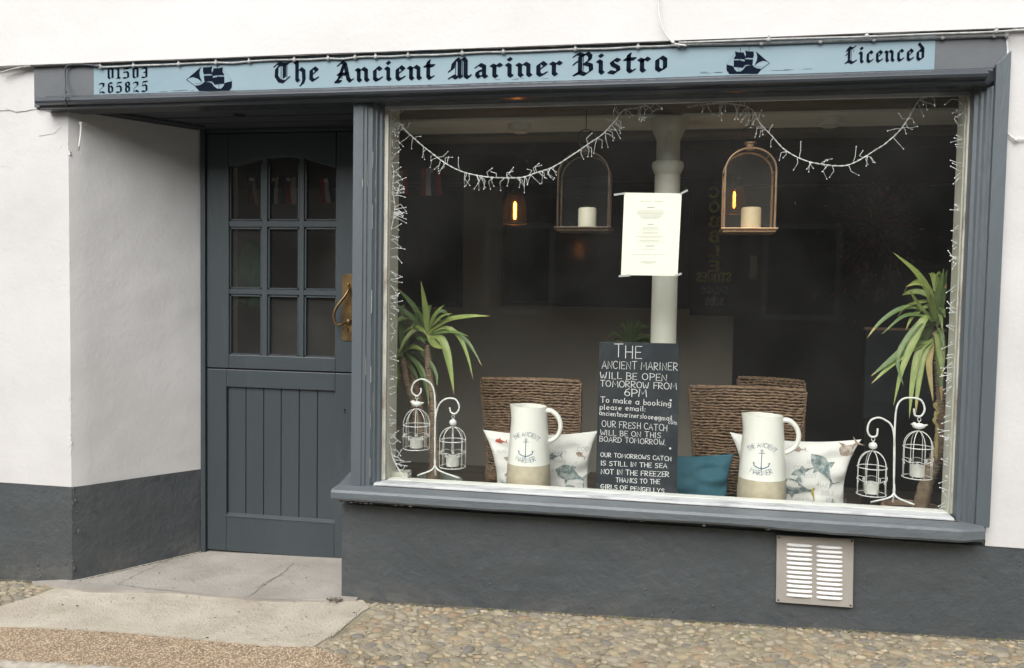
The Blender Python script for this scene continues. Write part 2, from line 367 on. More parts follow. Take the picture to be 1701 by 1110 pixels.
F['F'] = (3.2, [[(3.2, 6), (.3, 5.9), (.3, 0)], [(.3, 3), (2.7, 3.1)]])
F['G'] = (4, [arc(2.2, 3, 2.1, 3, 50, 330, 10) + [(4, 2.7), (2.5, 2.7)]])
F['H'] = (3.8, [[(.3, 6), (.3, 0)], [(3.5, 6), (3.5, 0)], [(.3, 3), (3.5, 3.1)]])
F['I'] = (1.2, [[(.6, 6), (.6, 0)]])
F['K'] = (3.6, [[(.3, 6), (.3, 0)], [(3.4, 6), (.3, 2.8), (3.6, 0)]])
F['L'] = (3.2, [[(.3, 6), (.3, 0), (3.2, .1)]])
F['M'] = (4.8, [[(.1, 0), (.6, 6), (2.4, 2), (4.2, 6), (4.7, 0)]])
F['N'] = (4, [[(.3, 0), (.3, 6), (3.7, 0), (3.7, 6)]])
F['O'] = (4.2, [arc(2.1, 3, 2.1, 3, 90, 450, 12)])
F['P'] = (3.5, [[(.3, 0), (.3, 6)], [(0, 6)] + arc(1.5, 4.4, 1.9, 1.6, 90, -90) + [(.3, 2.8)]])
F['R'] = (3.8, [[(.3, 0), (.3, 6)], [(0, 6)] + arc(1.5, 4.5, 1.9, 1.5, 90, -90) + [(.3, 3), (3.7, 0)]])
F['S'] = (3.5, [[(3.3, 5.2), (2.4, 6), (1, 5.9), (.3, 4.8), (.8, 3.6), (2.7, 2.7), (3.3, 1.4), (2.5, .2), (1, 0), (.1, .9)]])
F['T'] = (3.8, [[(0, 5.9), (3.8, 6.1)], [(1.9, 6), (1.9, 0)]])
F['U'] = (3.9, [[(.3, 6), (.3, 1.8), (1, .3), (2.2, 0), (3.3, .7), (3.6, 2), (3.6, 6)]])
F['W'] = (5, [[(.1, 6), (.9, .3), (1.6, .2), (2.4, 4), (3.3, .2), (4.1, .3), (4.9, 6)]])
F['Y'] = (3.8, [[(0, 6), (1.9, 3), (3.8, 6)], [(1.9, 3), (1.6, 0)]])
F['Z'] = (3.6, [[(.2, 6), (3.5, 6), (.1, 0), (3.6, .1)]])
F['V'] = (4, [[(0, 6), (2, 0), (4, 6)]])
F['6'] = (3.4, [[(3, 5.9), (1.2, 4.8), (.3, 2.4)] + arc(1.8, 1.7, 1.5, 1.7, 180, 520, 10)])
F['a'] = (3, [arc(1.4, 1.8, 1.3, 1.7, 60, 390, 9), [(2.7, 3.6), (2.7, 0)]])
F['b'] = (3, [[(.3, 6), (.3, 0)], arc(1.5, 1.7, 1.3, 1.7, 150, -150, 9)])
F['c'] = (2.6, [arc(1.5, 1.7, 1.3, 1.7, 50, 310, 8)])
F['e'] = (2.8, [[(.4, 1.8), (2.6, 2.1)] + arc(1.5, 1.8, 1.2, 1.7, 10, 310, 9)])
F['f'] = (2, [[(2, 5.8), (1.2, 6), (.8, 5), (.8, 0)], [(0, 3.6), (1.8, 3.7)]])
F['g'] = (3, [arc(1.4, 1.9, 1.2, 1.6, 60, 390, 9), [(2.7, 3.6), (2.7, -1), (1.8, -2), (.5, -1.6)]])
F['i'] = (1, [[(.5, 3.5), (.5, 0)], [(.5, 5), (.6, 4.8)]])
F['k'] = (2.8, [[(.3, 6), (.3, 0)], [(2.5, 3.6), (.3, 1.7), (2.7, 0)]])
F['l'] = (1, [[(.4, 6), (.5, 0)]])
F['m'] = (4.4, [[(.3, 3.5), (.3, 0)], [(.3, 2.6), (1.2, 3.6), (2.1, 2.8), (2.2, 0)], [(2.2, 2.6), (3.2, 3.6), (4.1, 2.8), (4.2, 0)]])
F['n'] = (2.8, [[(.3, 3.5), (.3, 0)], [(.3, 2.5), (1.4, 3.6), (2.5, 2.8), (2.6, 0)]])
F['o'] = (3, [arc(1.5, 1.8, 1.3, 1.8, 90, 450, 10)])
F['p'] = (3, [[(.3, 3.5), (.3, -2)], arc(1.5, 1.8, 1.3, 1.7, 150, -150, 9)])
F['r'] = (2.2, [[(.3, 3.5), (.3, 0)], [(.3, 2.3), (1.2, 3.5), (2, 3.3)]])
F['s'] = (2.4, [[(2.2, 3.1), (1.3, 3.6), (.4, 2.8), (2, 1.4), (1.4, .1), (.2, .5)]])
F['t'] = (2, [[(.9, 5.6), (.9, .5), (1.8, 0)], [(0, 3.7), (1.9, 3.8)]])
F['&'] = (3.6, [[(3.4, 0), (.8, 4.8), (1.6, 6), (2.4, 4.9), (.3, 1.6), (1.2, 0), (3.2, 2)]])
F['.'] = (.8, [[(.3, 0), (.5, .3)]])
F[','] = (.8, [[(.5, .3), (.2, -.8)]])
F[':'] = (.8, [[(.3, .3), (.45, .6)], [(.3, 2.8), (.45, 3.1)]])
F['@'] = (4, [arc(2, 1.6, .9, 1, 0, 360, 8), arc(2, 1.6, 1.9, 2.1, -20, 300, 10)])
def text_width(t, sp=1.0):
    return sum((2.6 if ch == ' ' else F[ch][0] + sp) for ch in t) - sp
def stroke_text(t, fn, mb, w=.5, sp=1.0, jit=0.0):
    """write t from x=0 on the baseline (units: cap height 6); fn maps x,y to a point"""
    x = 0
    for ch in t:
        if ch == ' ': x += 2.6; continue
        wd, st = F[ch]; jx, jy, js = random.uniform(-jit, jit), random.uniform(-jit, jit), 1 + random.uniform(-jit, jit) * .15
        for pl in st: strip2d([(x + jx + a * js, b * js + jy) for a, b in pl], w, fn, mb)
        x += wd + sp

# broad-nib black letter, x-height 4, ascender 6
BL = {
 'T': (4.6, [[(.1, 4.9), (1.0, 5.7), (2.3, 5.3), (3.6, 5.4), (4.3, 6.0)], [(1.5, 5.2), (.6, 4.1), (.5, 2.0), (1.3, .6), (2.6, .25), (3.9, 1.4)], [(2.7, 5.1), (2.7, 1.6)]], [[(1.8, 4.9), (1.8, .7)], [(3.4, 4.9), (3.4, 1.5)]]),
 'h': (3.2, [[(.3, 5.9), (.8, 5.4), (.8, .7), (1.2, .25)], [(.8, 2.9), (1.8, 3.8), (2.6, 3.1), (2.7, .6), (2.3, -.6), (1.9, -.9)]], []),
 'e': (2.7, [[(.7, 3.1), (.7, .8), (1.3, .25), (2.4, .9)], [(.7, 3.2), (1.5, 3.85), (2.3, 3.1), (1.1, 2.0)]], []),
 'A': (4.8, [[(1.0, 5.0), (1.9, 5.9), (2.7, 5.2), (3.5, 1.0), (4.1, .3), (4.6, .7)], [(2.3, 5.0), (1.2, 1.3), (.3, .3), (1.5, .25)], [(.9, 2.4), (3.1, 2.4)]], [[(1.9, 4.6), (1.9, 1.1)]]),
 'n': (3.4, [[(.1, 3.6), (.7, 3.3), (.7, .7), (1.15, .25)], [(.7, 2.9), (1.8, 3.8), (2.6, 3.2), (2.6, .7), (3.1, .25)]], []),
 'c': (2.6, [[(.7, 3.1), (.7, .8), (1.3, .25), (2.4, .9)], [(.7, 3.1), (1.5, 3.9), (2.2, 3.3)]], []),
 'i': (1.7, [[(.2, 3.7), (.8, 3.3), (.8, .7), (1.3, .25)], [(.6, 5.3), (1.05, 4.9)]], []),
 't': (2.4, [[(1.1, 5.2), (.9, 4.8), (.9, .8), (1.4, .25), (2.1, .7)], [(.1, 3.8), (2.2, 3.8)]], []),
 'M': (5.0, [[(.1, 2.3), (.8, 3.0), (1.0, 4.5), (1.9, 5.8), (2.4, 5.0), (2.4, .9), (2.8, .4)], [(.1, .3), (1.0, .9), (1.7, .25), (2.4, .7)], [(2.5, 5.1), (3.3, 5.9), (3.8, 5.1), (3.8, .8), (4.4, .25), (4.8, .8)]], [[(1.5, 4.8), (1.5, .8)], [(3.1, 5.2), (3.1, .9)]]),
 'a': (3.2, [[(.5, 3.2), (1.3, 3.9), (2.3, 3.3), (2.3, .7), (2.8, .25)], [(2.3, 2.4), (.8, 1.8), (.7, .9), (1.2, .25), (2.3, 1.2)]], []),
 'r': (2.6, [[(.1, 3.6), (.7, 3.3), (.7, .7), (1.2, .25)], [(.7, 2.8), (1.6, 3.8), (2.2, 3.3)]], []),
 'B': (4.5, [[(.1, 5.3), (1.0, 6.0), (2.1, 5.4), (3.0, 6.0), (3.7, 5.2), (3.5, 4.1), (2.4, 3.2)], [(1.4, 5.2), (1.4, .9), (.2, .1), (1.4, .6), (2.6, .1), (3.9, 1.2), (3.8, 2.6), (2.4, 3.2)], [(.1, 3.1), (.9, 3.9)]], [[(2.1, 5.2), (2.1, .7)]]),
 's': (2.9, [[(2.4, 3.5), (1.6, 3.9), (.8, 3.2), (1.0, 2.5), (2.2, 1.6), (2.3, .8), (1.5, .15), (.3, .5)]], []),
 'o': (3.0, [[(.7, 3.2), (.7, .8), (1.4, .25), (2.4, .9)], [(.7, 3.2), (1.6, 3.9), (2.4, 3.2), (2.4, .9)]], []),
 'L': (4.2, [[(.5, 4.4), (1.2, 5.6), (2.4, 5.2), (3.4, 5.9)], [(1.3, 5.2), (1.3, 1.3), (.2, .3), (1.4, .8), (2.5, .2), (3.8, .9)], [(.4, 3.1), (1.0, 3.7)]], [[(2.1, 5.0), (2.1, .9)], [(3.0, 5.0), (2.9, 3.9)]]),
 'd': (3.2, [[(.7, 3.0), (.7, .8), (1.4, .25), (2.5, .9), (2.5, 4.0), (1.0, 5.8)], [(.7, 3.0), (1.5, 3.6), (2.5, 3.2)]], []),
 '0': (3.0, [[(.7, 5.3), (.7, .8), (1.2, .3)], [(2.3, 5.3), (2.3, .8)], [(.7, 5.4), (1.6, 5.8), (2.3, 5.2)]], [[(.7, .4), (2.3, .8)]]),
 '1': (1.8, [[(.3, 5.2), (.9, 5.7), (.9, .5)], [(.3, .3), (.9, .7), (1.5, .3)]], []),
 '5': (3.0, [[(.8, 5.5), (2.5, 5.6)], [(.7, 3.4), (1.6, 3.8), (2.3, 3.1), (2.3, .8), (1.3, .25), (.4, .5)]], [[(.8, 5.5), (.5, 3.4)]]),
 '3': (2.8, [[(.4, 5.2), (1.3, 5.7), (2.1, 5.2), (2.1, 3.4), (1.2, 3.1)], [(2.1, 3.0), (2.1, .8), (1.2, .3), (.4, .5)]], []),
 '2': (3.0, [[(.4, 5.1), (1.1, 5.5), (2.2, 5.2), (2.1, 3.8)], [(.7, .5), (1.4, .9), (2.4, .3)]], [[(2.1, 3.8), (.5, 2.0), (.4, .5)]]),
 '6': (3.0, [[(2.1, 5.3), (1.3, 5.7), (.7, 5.0), (.7, .8), (1.3, .3), (2.3, .9)], [(.9, 3.2), (1.6, 3.8), (2.3, 3.1), (2.3, .9)]], []),
 '8': (3.0, [[(.8, 5.1), (.8, 3.7), (2.2, 2.8), (2.2, .9), (1.4, .3)], [(2.2, 5.2), (2.2, 3.9), (.8, 2.8), (.8, .8), (1.3, .3)], [(.8, 5.2), (1.5, 5.7), (2.2, 5.2)]], []),
}
def hull(pts):
    pts = sorted(set(pts))
    def half(ps):
        h = []
        for p in ps:
            while len(h) >= 2 and (h[-1][0] - h[-2][0]) * (p[1] - h[-2][1]) - (h[-1][1] - h[-2][1]) * (p[0] - h[-2][0]) <= 1e-9: h.pop()
            h.append(p)
        return h
    a, b = half(pts), half(pts[::-1]); return a[:-1] + b[:-1]
def nib_text(t, fn, mb, nib=1.05, ang=40, sp=.75, thin=.16):
    c, s_ = math.cos(math.radians(ang)) * nib / 2, math.sin(math.radians(ang)) * nib / 2; tt = .13
    x = 0
    for ch in t:
        if ch == ' ': x += 2.6; continue
        wd, thick, fine = BL[ch]
        for pl in thick:
            for (a, b) in zip(pl, pl[1:]):
                pts = []
                for q in (a, b):
                    for sg in (-1, 1):
                        for tg in (-1, 1):
                            pts.append((round(x + q[0] + sg * c - tg * tt * .6, 4), round(q[1] + sg * s_ + tg * tt, 4)))
                h = hull(pts); mb.add([fn(u, v) for u, v in h], [tuple(range(len(h)))])
        for pl in fine: strip2d([(x + a, b) for a, b in pl], thin, fn, mb)
        x += wd + sp
def nib_width(t, sp=.75): return sum((2.6 if ch == ' ' else BL[ch][0] + sp) for ch in t) - sp
def line_map(p0, p1, capw, width_units, caph_units=6.0, yoff=0.0):
    """maps text units to the plane through p0-p1 (baseline), vertical = world z; capw = cap height in metres"""
    d = (p1 - p0) / width_units; k = capw / caph_units
    return lambda x, y: p0 + d * x + Vector((0, -yoff, k * y))

# ================================================================== GROUND
def sheet(name, pts, dz, m, nx=1, **kw):
    mb = MB(); mb.add([(x, y, gz(x) + dz) for x, y in pts] + [(x, y, gz(x) - .12) for x, y in pts],
                      [tuple(range(len(pts)))] + [(i, (i + 1) % len(pts), len(pts) + (i + 1) % len(pts), len(pts) + i) for i in range(len(pts))])
    return mb.build(name, m, smooth=0, **kw)
mb = MB(); mb.add([(-150, -150, gz(-150) * 0 - .30), (150, -150, -.30), (150, 150, -.30), (-150, 150, -.30)], [(0, 1, 2, 3)])
mb.build('ground', M['asphalt'], smooth=0, kind='structure')
street = sheet('street', [(-12, -6.9), (12, -6.9), (12, -1.02), (-12, -1.02)], -.045, M['asphalt'], kind='structure')
pave = root('cobbled_pavement', (0, 0, 0), None, None, kind='structure')
mb = MB()
def pavefn(u, v):
    x = lerp(-8, 8, u); y = lerp(-1.0, 0.02, v)
    return Vector((x, y, gz(x) - .004 + noise.noise(Vector((x * 9, y * 9, 0))) * .006))
mb.grid(pavefn, 500, 34)
mb.build('mortar_bed', M['mortar'], pave)
# recess slab and forecourt slab
step = sheet('entrance_step', [(-2.62, -.03), (-2.30, -.09), (-1.95, -.045), (-1.5, -.07), (-1.16, -.012), (-1.16, .02), (-1.20, .02), (-1.20, .56), (-2.2, .56), (-2.46, .02)], .012, M['conc'], kind='structure')
fpx = [(-160, 1038), (-40, 1020), (60, 990), (130, 962), (240, 945), (600, 990), (612, 1010), (585, 1030), (560, 1052), (520, 1074), (440, 1073), (330, 1062), (200, 1050), (60, 1043), (0, 1041), (-160, 1052)]
fq = [(G(a, b).x, G(a, b).y) for a, b in fpx]; fpts = []
for i_ in range(len(fq)):
    a_, b_ = fq[i_], fq[(i_ + 1) % len(fq)]; n_ = max(1, int(math.dist(a_, b_) / .02))
    for k_ in range(n_):
        x_, y_ = lerp(a_[0], b_[0], k_ / n_), lerp(a_[1], b_[1], k_ / n_); fpts.append((x_ + noise.noise(Vector((x_ * 25, y_ * 25, 1))) * .007, y_ + noise.noise(Vector((x_ * 25, y_ * 25, 9))) * .007))
fore = sheet('forecourt_slab', fpts, .0015, M['conc2'], kind='structure')
# cracks in the step and joint between slab and cobbles
mb = MB()
for pl in ([(412, 1000 - 8), (455, 962), (490, 935)], [(196, 971), (235, 951), (270, 935), (290, 925)], [(196, 971), (262, 980), (320, 985), (380, 992), (470, 996), (560, 1002)],
           [(428, 976), (452, 962), (470, 955)], [(600, 1012), (582, 1032), (556, 1052), (540, 1062)]):
    pts = [G(a, b, .0135) for a, b in pl]; q = []
    for p_ in spline([Vector((p.x, p.y, p.z)) for p in pts], 7):
        q.append((p_.x + random.uniform(-.006, .006), p_.y + random.uniform(-.004, .004)))
    strip2d(q, .0022, lambda x, y: Vector((x, y, gz(x) + .0145)), mb)
mb.build('crack', M['crack'], step, smooth=0)
# exposed-aggregate strip (fine pebbledash band), with real grit
apx = [(-400, 1056), (-160, 1053), (0, 1044), (60, 1046), (200, 1053), (330, 1065), (440, 1076), (525, 1077), (560, 1090), (590, 1110), (640, 1190), (-500, 1190)]
agg = sheet('aggregate_strip', [(G(a, b).x, G(a, b).y) for a, b in apx], .004, mat('aggregate_base', (.32, .245, .165), .9, (.21, .16, .11), 30, 6, bumps=((90, .004, 5),)), kind='structure')
mb = MB(); rg = random.Random(3)
apoly = [(G(a, b).x, G(a, b).y) for a, b in apx]
def inside(x, y, poly):
    c = False; j = len(poly) - 1
    for i in range(len(poly)):
        xi, yi = poly[i]; xj, yj = poly[j]
        if (yi > y) != (yj > y) and x < (xj - xi) * (y - yi) / (yj - yi) + xi: c = not c
        j = i
    return c
grit = [MB() for _ in range(3)]
for i in range(52000):
    x = rg.uniform(-3.3, -.85); y = rg.uniform(-1.0, -.05)
    if not inside(x, y, apoly): continue
    if y < -.85 - .1 * x * 0: continue
    r = rg.uniform(.0018, .0042); b = grit[rg.choice([0, 0, 1, 1, 2])]
    a = rg.uniform(0, pi); ca, sa = math.cos(a) * r * 1.3, math.sin(a) * r * 1.3; cb, sb = -math.sin(a) * r, math.cos(a) * r
    z = gz(x) + .004
    b.add([(x + ca, y + sa, z), (x + cb, y + sb, z), (x - ca, y - sa, z), (x - cb, y - sb, z), (x, y, z + r * .7)], [(0, 1, 4), (1, 2, 4), (2, 3, 4), (3, 0, 4)])
for b, c in zip(grit, [(.40, .30, .20), (.50, .41, .30), (.27, .19, .125)]):
    b.build('grit', mat('grit_stone', c, .8), agg, smooth=0, kind='stuff')
mb = MB(); rg = random.Random(17)
for i in range(150):
    x = rg.uniform(-2.6, -.8); y = rg.uniform(-.5, .40); r_ = rg.choice((.002, .003, .003, .005)) * rg.uniform(.7, 1.3)
    if y > .02 and not (-2.3 + y * .6 < x < -1.25): continue
    z = gz(x) + (.013 if y > -.04 else .003)
    a = rg.uniform(0, 6); ps = [(x + r_ * rg.uniform(.5, 1.5) * math.cos(a + k), y + r_ * rg.uniform(.5, 1.2) * math.sin(a + k), z + rg.uniform(0, .002)) for k in (0, 1.5, 3, 4.5)]
    mb.add(ps + [(x, y, z + r_ * .6)], [(0, 1, 4), (1, 2, 4), (2, 3, 4), (3, 0, 4)])
mb.build('grit_and_leaf_crumbs', M['soil'], kind='stuff', smooth=0, label='dark crumbs of leaf and grit scattered on the step', cat='litter')
# kerb edge, low left
mb = MB()
kp = [G(a, b, .0) for a, b in [(-300, 1097), (0, 1101), (160, 1110), (330, 1128)]]
for i in range(60):
    t = i / 60 * 3; k = int(t); p = kp[k].lerp(kp[min(k + 1, 3)], t - k)
    mb.ball((p.x + .01, p.y - .02 + random.uniform(-.006, .006), gz(p.x) + .004), random.uniform(.018, .026), 7, 5, 1.5, 1, .5)
mb.build('kerb_edging', M['kerb'], kind='structure')

# cobbles
fpoly = [(G(a, b).x, G(a, b).y) for a, b in fpx]
rg = random.Random(11)
pebmesh = []
for k in range(8):
    m_ = MB(); rr = random.Random(k); n = 9; vs = []; fs = []
    ex = rr.uniform(.6, .8)
    for i, (r, z) in enumerate([(1.0, -.25), (.97, .12), (.74, .36), (.38, .50)]):
        for j in range(n):
            a = 2 * pi * j / n; q = 1 + .16 * noise.noise(Vector((math.cos(a) * 1.1 + k * 5, math.sin(a) * 1.1, i * .3)))
            vs.append((r * q * math.cos(a), r * q * ex * math.sin(a), z * (1 + .2 * noise.noise(Vector((k, j * .5, i))))))
    vs.append((0, 0, .53)); m_.add(vs, [(i * n + j, i * n + (j + 1) % n, (i + 1) * n + (j + 1) % n, (i + 1) * n + j) for i in range(3) for j in range(n)] + [(3 * n + j, 3 * n + (j + 1) % n, 4 * n) for j in range(n)])
    me = bpy.data.meshes.new('cobble'); me.from_pydata(m_.v, [], m_.f); me.materials.append(M['pebble']); me.shade_smooth(); pebmesh.append(me)
placed = []; cell = {}
def far(x, y, r):
    cx, cy = int(x / .08), int(y / .08)
    for i in range(cx - 1, cx + 2):
        for j in range(cy - 1, cy + 2):
            for (a, b, c) in cell.get((i, j), ()):
                if math.hypot((a - x), (b - y) * 1.25) < (c + r) * 1.04: return False
    return True
for t in range(42000):
    big = t < 16000
    x = rg.uniform(-3.4, 2.2); y = rg.uniform(-.95, -.012); r = rg.uniform(.014, .026) if big else rg.uniform(.007, .013)
    if x < -1.0 and (inside(x, y, fpoly) or inside(x + .025, y, fpoly) or inside(x - .03, y, fpoly)): continue
    if inside(x, y, apoly) or (x < -1.2 and y > -.03) or (x < -.95 and y < -.50) : continue
    if -2.4 < x < -1.2: continue
    if y > -.012 - r * .7: y = -.012 - r * .8
    if not far(x, y, r): continue
    placed.append((x, y, r)); cell.setdefault((int(x / .08), int(y / .08)), []).append((x, y, r))
from bpy_extras.object_utils import world_to_camera_view
def seen(q):
    v = AX.transposed() @ (Vector((q[0], q[1], gz(q[0]))) - CAMLOC)
    px = 850.5 + 1350 * v.x / -v.z; py = 555 - 1350 * v.y / -v.z
    return -20 < px < 1720 and py < 1120, q[2]
placed.sort(key=lambda q: (not seen(q)[0], -q[2]))
restp = MB()
tint = [(.38, .33, .24), (.43, .34, .22), (.42, .37, .27), (.27, .24, .19), (.47, .40, .28)]
rest = [MB() for _ in tint]
for i, (x, y, r) in enumerate(placed):
    a = rg.gauss(0, .45); sc = (r * rg.uniform(1.0, 1.25), r * rg.uniform(.85, 1.0), r * rg.uniform(.50, .82))
    if i < 298:
        o = bpy.data.objects.new('cobble', pebmesh[i % 8]); COL.objects.link(o); o.parent = pave
        o.location = (x, y, gz(x) - r * .14); o.rotation_euler = (rg.uniform(-.12, .12), rg.uniform(-.15, .15), a); o.scale = sc
    else:
        me = pebmesh[i % 8]; ca, sa = math.cos(a), math.sin(a)
        rest[i % 5].add([(x + (v.co.x * sc[0] * ca - v.co.y * sc[1] * sa), y + (v.co.x * sc[0] * sa + v.co.y * sc[1] * ca), gz(x) - r * .14 + v.co.z * sc[2]) for v in me.vertices],
                        [tuple(p.vertices) for p in me.polygons])
for b, c in zip(rest, tint):
    b.build('small_cobbles', mat('small_pebble', c, .6, tuple(q * .55 for q in c), 45, 6, .4, .7, bumps=((80, .002, 5),)), pave, smooth=180, kind='stuff')

# ================================================================== RESTAURANT BUILDING
B = root('restaurant_building', (-.6, 0, 0), 'white rendered restaurant front with slate blue timber shopfront and recessed stable door', 'building')
PZ = .398
def rough_wall(name, plan, z0, z1, m, parent, amp=.003, seg=.03, thick_back=.30, seed=0, label=None):
    """wall following an open plan polyline [(x, y)...] with slightly uneven face"""
    pts = []
    for (a, b) in zip(plan, plan[1:]):
        L_ = math.dist(a, b); n = max(1, int(L_ / seg)) if L_ < 4 else 40
        for k in range(n): pts.append((lerp(a[0], b[0], k / n), lerp(a[1], b[1], k / n), (b[0] - a[0]) / L_, (b[1] - a[1]) / L_))
    pts.append((plan[-1][0], plan[-1][1], pts[-1][2], pts[-1][3]))
    nz = max(1, int((z1 - z0) / seg / 1.3)); vs = []; n = len(pts)
    for j in range(nz + 1):
        z = lerp(z0, z1, j / nz)
        for (x, y, tx, ty) in pts:
            d = noise.noise(Vector((x * 2.6 + seed, y * 2.6, z * 2.6))) * amp + noise.noise(Vector((x * 11 + seed, y * 11, z * 11))) * amp * .35
            vs.append((x + ty * (d - amp), y - tx * (d - amp) if True else y, z))
    fs = [(j * n + i, j * n + i + 1, (j + 1) * n + i + 1, (j + 1) * n + i) for j in range(nz) for i in range(n - 1)]
    # top and bottom caps back to a flat rear
    mb = MB(); mb.add(vs, fs)
    for j, z in ((0, z0), (nz, z1)):
        q = [vs[j * n + i] for i in range(n)] + [(pts[-1][0], max(p[1] for p in pts) + .0 + thick_back, z), (pts[0][0], max(p[1] for p in pts) + thick_back, z)]
        mb.add(q, [tuple(range(len(q)))])
    return mb.build(name, m, parent, smooth=24, label=label)
leftplan = [(-7, 0), (-2.447, 0), (-2.415, .035), (-2.118, .46)]
rough_wall('outer_wall', leftplan, PZ - .002, 1.995, M['render'], B, .006, thick_back=.06, seed=1)
rough_wall('plinth', leftplan, -.35, PZ - .002, M['plinth'], B, .006, thick_back=.06, seed=4)
rough_wall('outer_wall', [(-7, 0), (-2.60, 0)], 1.995, 2.18, M['render'], B, .004, thick_back=.3, seed=1)
rough_wall('outer_wall', [(1.141, 0), (7, 0)], PZ + .004, 2.18, M['render'], B, .004, thick_back=.3, seed=2)
rough_wall('upper_wall', [(-7, -.036), (7, -.036)], 2.172, 6.2, M['render_up'], B, .010, seg=.05, thick_back=.3, seed=3)
rough_wall('plinth', [(-1.231, .20), (-1.231, 0), (7, 0)], -.35, PZ + .002, M['plinth'], B, .006, thick_back=.1, seed=6)
mb = MB(); mb.box(-1.231, -1.186, .215, .5, -.3, 2.0); mb.box(-1.186, -1.180, .20, .5, -.3, 2.0); mb.box(-1.229, 1.06, .02, .30, PZ + .002, .430)
mb.build('bay_return', M['wood'], B, smooth=0)
# peeling layers of old paint on the left wall: thin lifted flakes
mb = MB(); rg = random.Random(5)
flk = [[(0, 276), (25, 279), (30, 262), (46, 250), (70, 254), (96, 252), (104, 240), (84, 238), (60, 243), (28, 247), (18, 262), (0, 268)],
       [(8, 180), (26, 186), (44, 184), (70, 178), (66, 170), (30, 172), (10, 176)],
       [(64, 226), (90, 222), (100, 212), (92, 200), (82, 196), (80, 206), (60, 212)],
       [(100, 172 + 78), (116, 251), (117, 258), (100, 256)]]
for fl in flk:
    ps = [P(a, b, .0035) for a, b in fl]; n = len(ps); mb.add(ps + [p + Vector((0, .006, 0)) for p in ps], [tuple(range(n))] + [(i, (i + 1) % n, n + (i + 1) % n, n + i) for i in range(n)])
mb.build('paint_flakes', M['render'], B, smooth=0, kind='stuff')
# rough filler along the corner, uneven lumps of old render at the foot
mb = MB(); rg = random.Random(8)
for i in range(60):
    z = rg.uniform(.45, 1.9); mb.ball((-2.456 + rg.uniform(-.008, .006), .005, z), rg.uniform(.002, .004), 6, 4, 1, .5, rg.uniform(1, 3))
mb.build('corner_filler', M['render'], B, smooth=180, kind='stuff')
# painted-over lumps on the dark band near the corner, and dirt gathered where the walls meet the ground
mb = MB(); rg = random.Random(18)
for i in range(90):
    z = rg.uniform(-.01, .39); x = rg.choice((-2.456, -2.62, -2.47)) + rg.gauss(0, .016); mb.ball((x, .008, z), rg.uniform(.003, .008), 6, 4, 1, .6, rg.uniform(.8, 2.2))
for i in range(60):
    mb.ball((rg.uniform(-1.2, 1.8), .008, rg.uniform(.05, .16)), rg.uniform(.002, .006), 6, 4, 1.4, .5, rg.uniform(.6, 1.2))
mb.build('plinth_lumps', M['plinth'], B, smooth=180, kind='stuff')
mb = MB(); mg = MB()
def basepts():
    t = rg.random()
    if t < .55: x = rg.uniform(-1.22, 2.0); return x, rg.gauss(-.004, .005)
    if t < .75: x = rg.uniform(-3.2, -2.45); return x, rg.gauss(-.004, .006)
    if t < .95: k_ = rg.random(); return -2.405 + k_ * .29, .03 + k_ * .42 - abs(rg.gauss(0, .004))
    return rg.gauss(-1.21, .03), rg.gauss(-.02, .010)
for i in range(1500):
    x, y = basepts(); r_ = rg.uniform(.0025, .0065); z = gz(x) + (.010 if -2.45 < x < -1.22 else -.002); b_ = mb if rg.random() < .8 else mg
    b_.ball((x, y, z), r_, 5, 3, 1.5, 1, .6)
mb.build('base_dirt', M['crack'], B, smooth=0, kind='stuff'); mg.build('base_moss', mat('moss', (.12, .14, .05), .95), B, smooth=0, kind='stuff')
# roof (out of view above)
mb = MB(); mb.add([(-7.2, -.3, 6.1), (7.2, -.3, 6.1), (7.2, 4.5, 8.6), (-7.2, 4.5, 8.6), (7.2, 4.7, 6.1), (-7.2, 4.7, 6.1)], [(0, 1, 2, 3), (1, 4, 2), (0, 3, 5), (3, 2, 4, 5), (0, 5, 4, 1)])
mb.build('roof', M['slate'], B, smooth=0)

mb = MB(); rg = random.Random(77)  # pale streaks: paint chips, plus highlights painted along the jamb's arrises
for i in range(16):
    z = rg.uniform(.5, 1.95); x = rg.choice((-1.110, -1.1295, -1.1455, -1.1035)); yb = {-1.110: -.0035, -1.1295: -.0075, -1.1455: -.0155, -1.1035: .0095}[x]
    strip2d([(x, z), (x + rg.uniform(-.001, .001), z + rg.uniform(.01, .11))], rg.uniform(.0009, .0018), lambda u, v: Vector((u, yb - .0012, v)), mb)
mb.build('chips_and_highlights', M['putty'], B, smooth=0, recalc=False, kind='stuff')
# ---- fascia + cornice moulding
mb = MB(); mb.box(-2.598, 1.134, -.012, .30, 2.0, 2.178); mb.build('fascia_board', M['fascia'], B, bevel=.002)
prof = [(-.0125, 2.044), (-.020, 2.043), (-.025, 2.038), (-.026, 2.029), (-.055, 2.027), (-.070, 2.024), (-.079, 2.017), (-.083, 2.008), (-.079, 1.999), (-.066, 1.994), (-.058, 1.993), (-.056, 1.985),
        (-.045, 1.983), (-.042, 1.9805), (.046, 1.9795), (.046, 2.0), (-.0125, 2.0)]
mb = MB(); n = len(prof); segs = 60; vs = []
for i in range(segs + 1):
    x = lerp(-2.535, 1.115, i / segs)
    for (y, z) in prof:
        cut = max(0, (-y) * 1.1) if i == segs else 0
        vs.append((x - cut, y, z + noise.noise(Vector((x * 3, y * 9, 0))) * .0016))
mb.add(vs, [(i * n + k, (i + 1) * n + k, (i + 1) * n + (k + 1) % n, i * n + (k + 1) % n) for i in range(segs) for k in range(n)] + [tuple(range(n)), tuple(segs * n + k for k in range(n))])
mb.build('cornice_moulding', M['moulding'], B, smooth=30)
mb = MB()
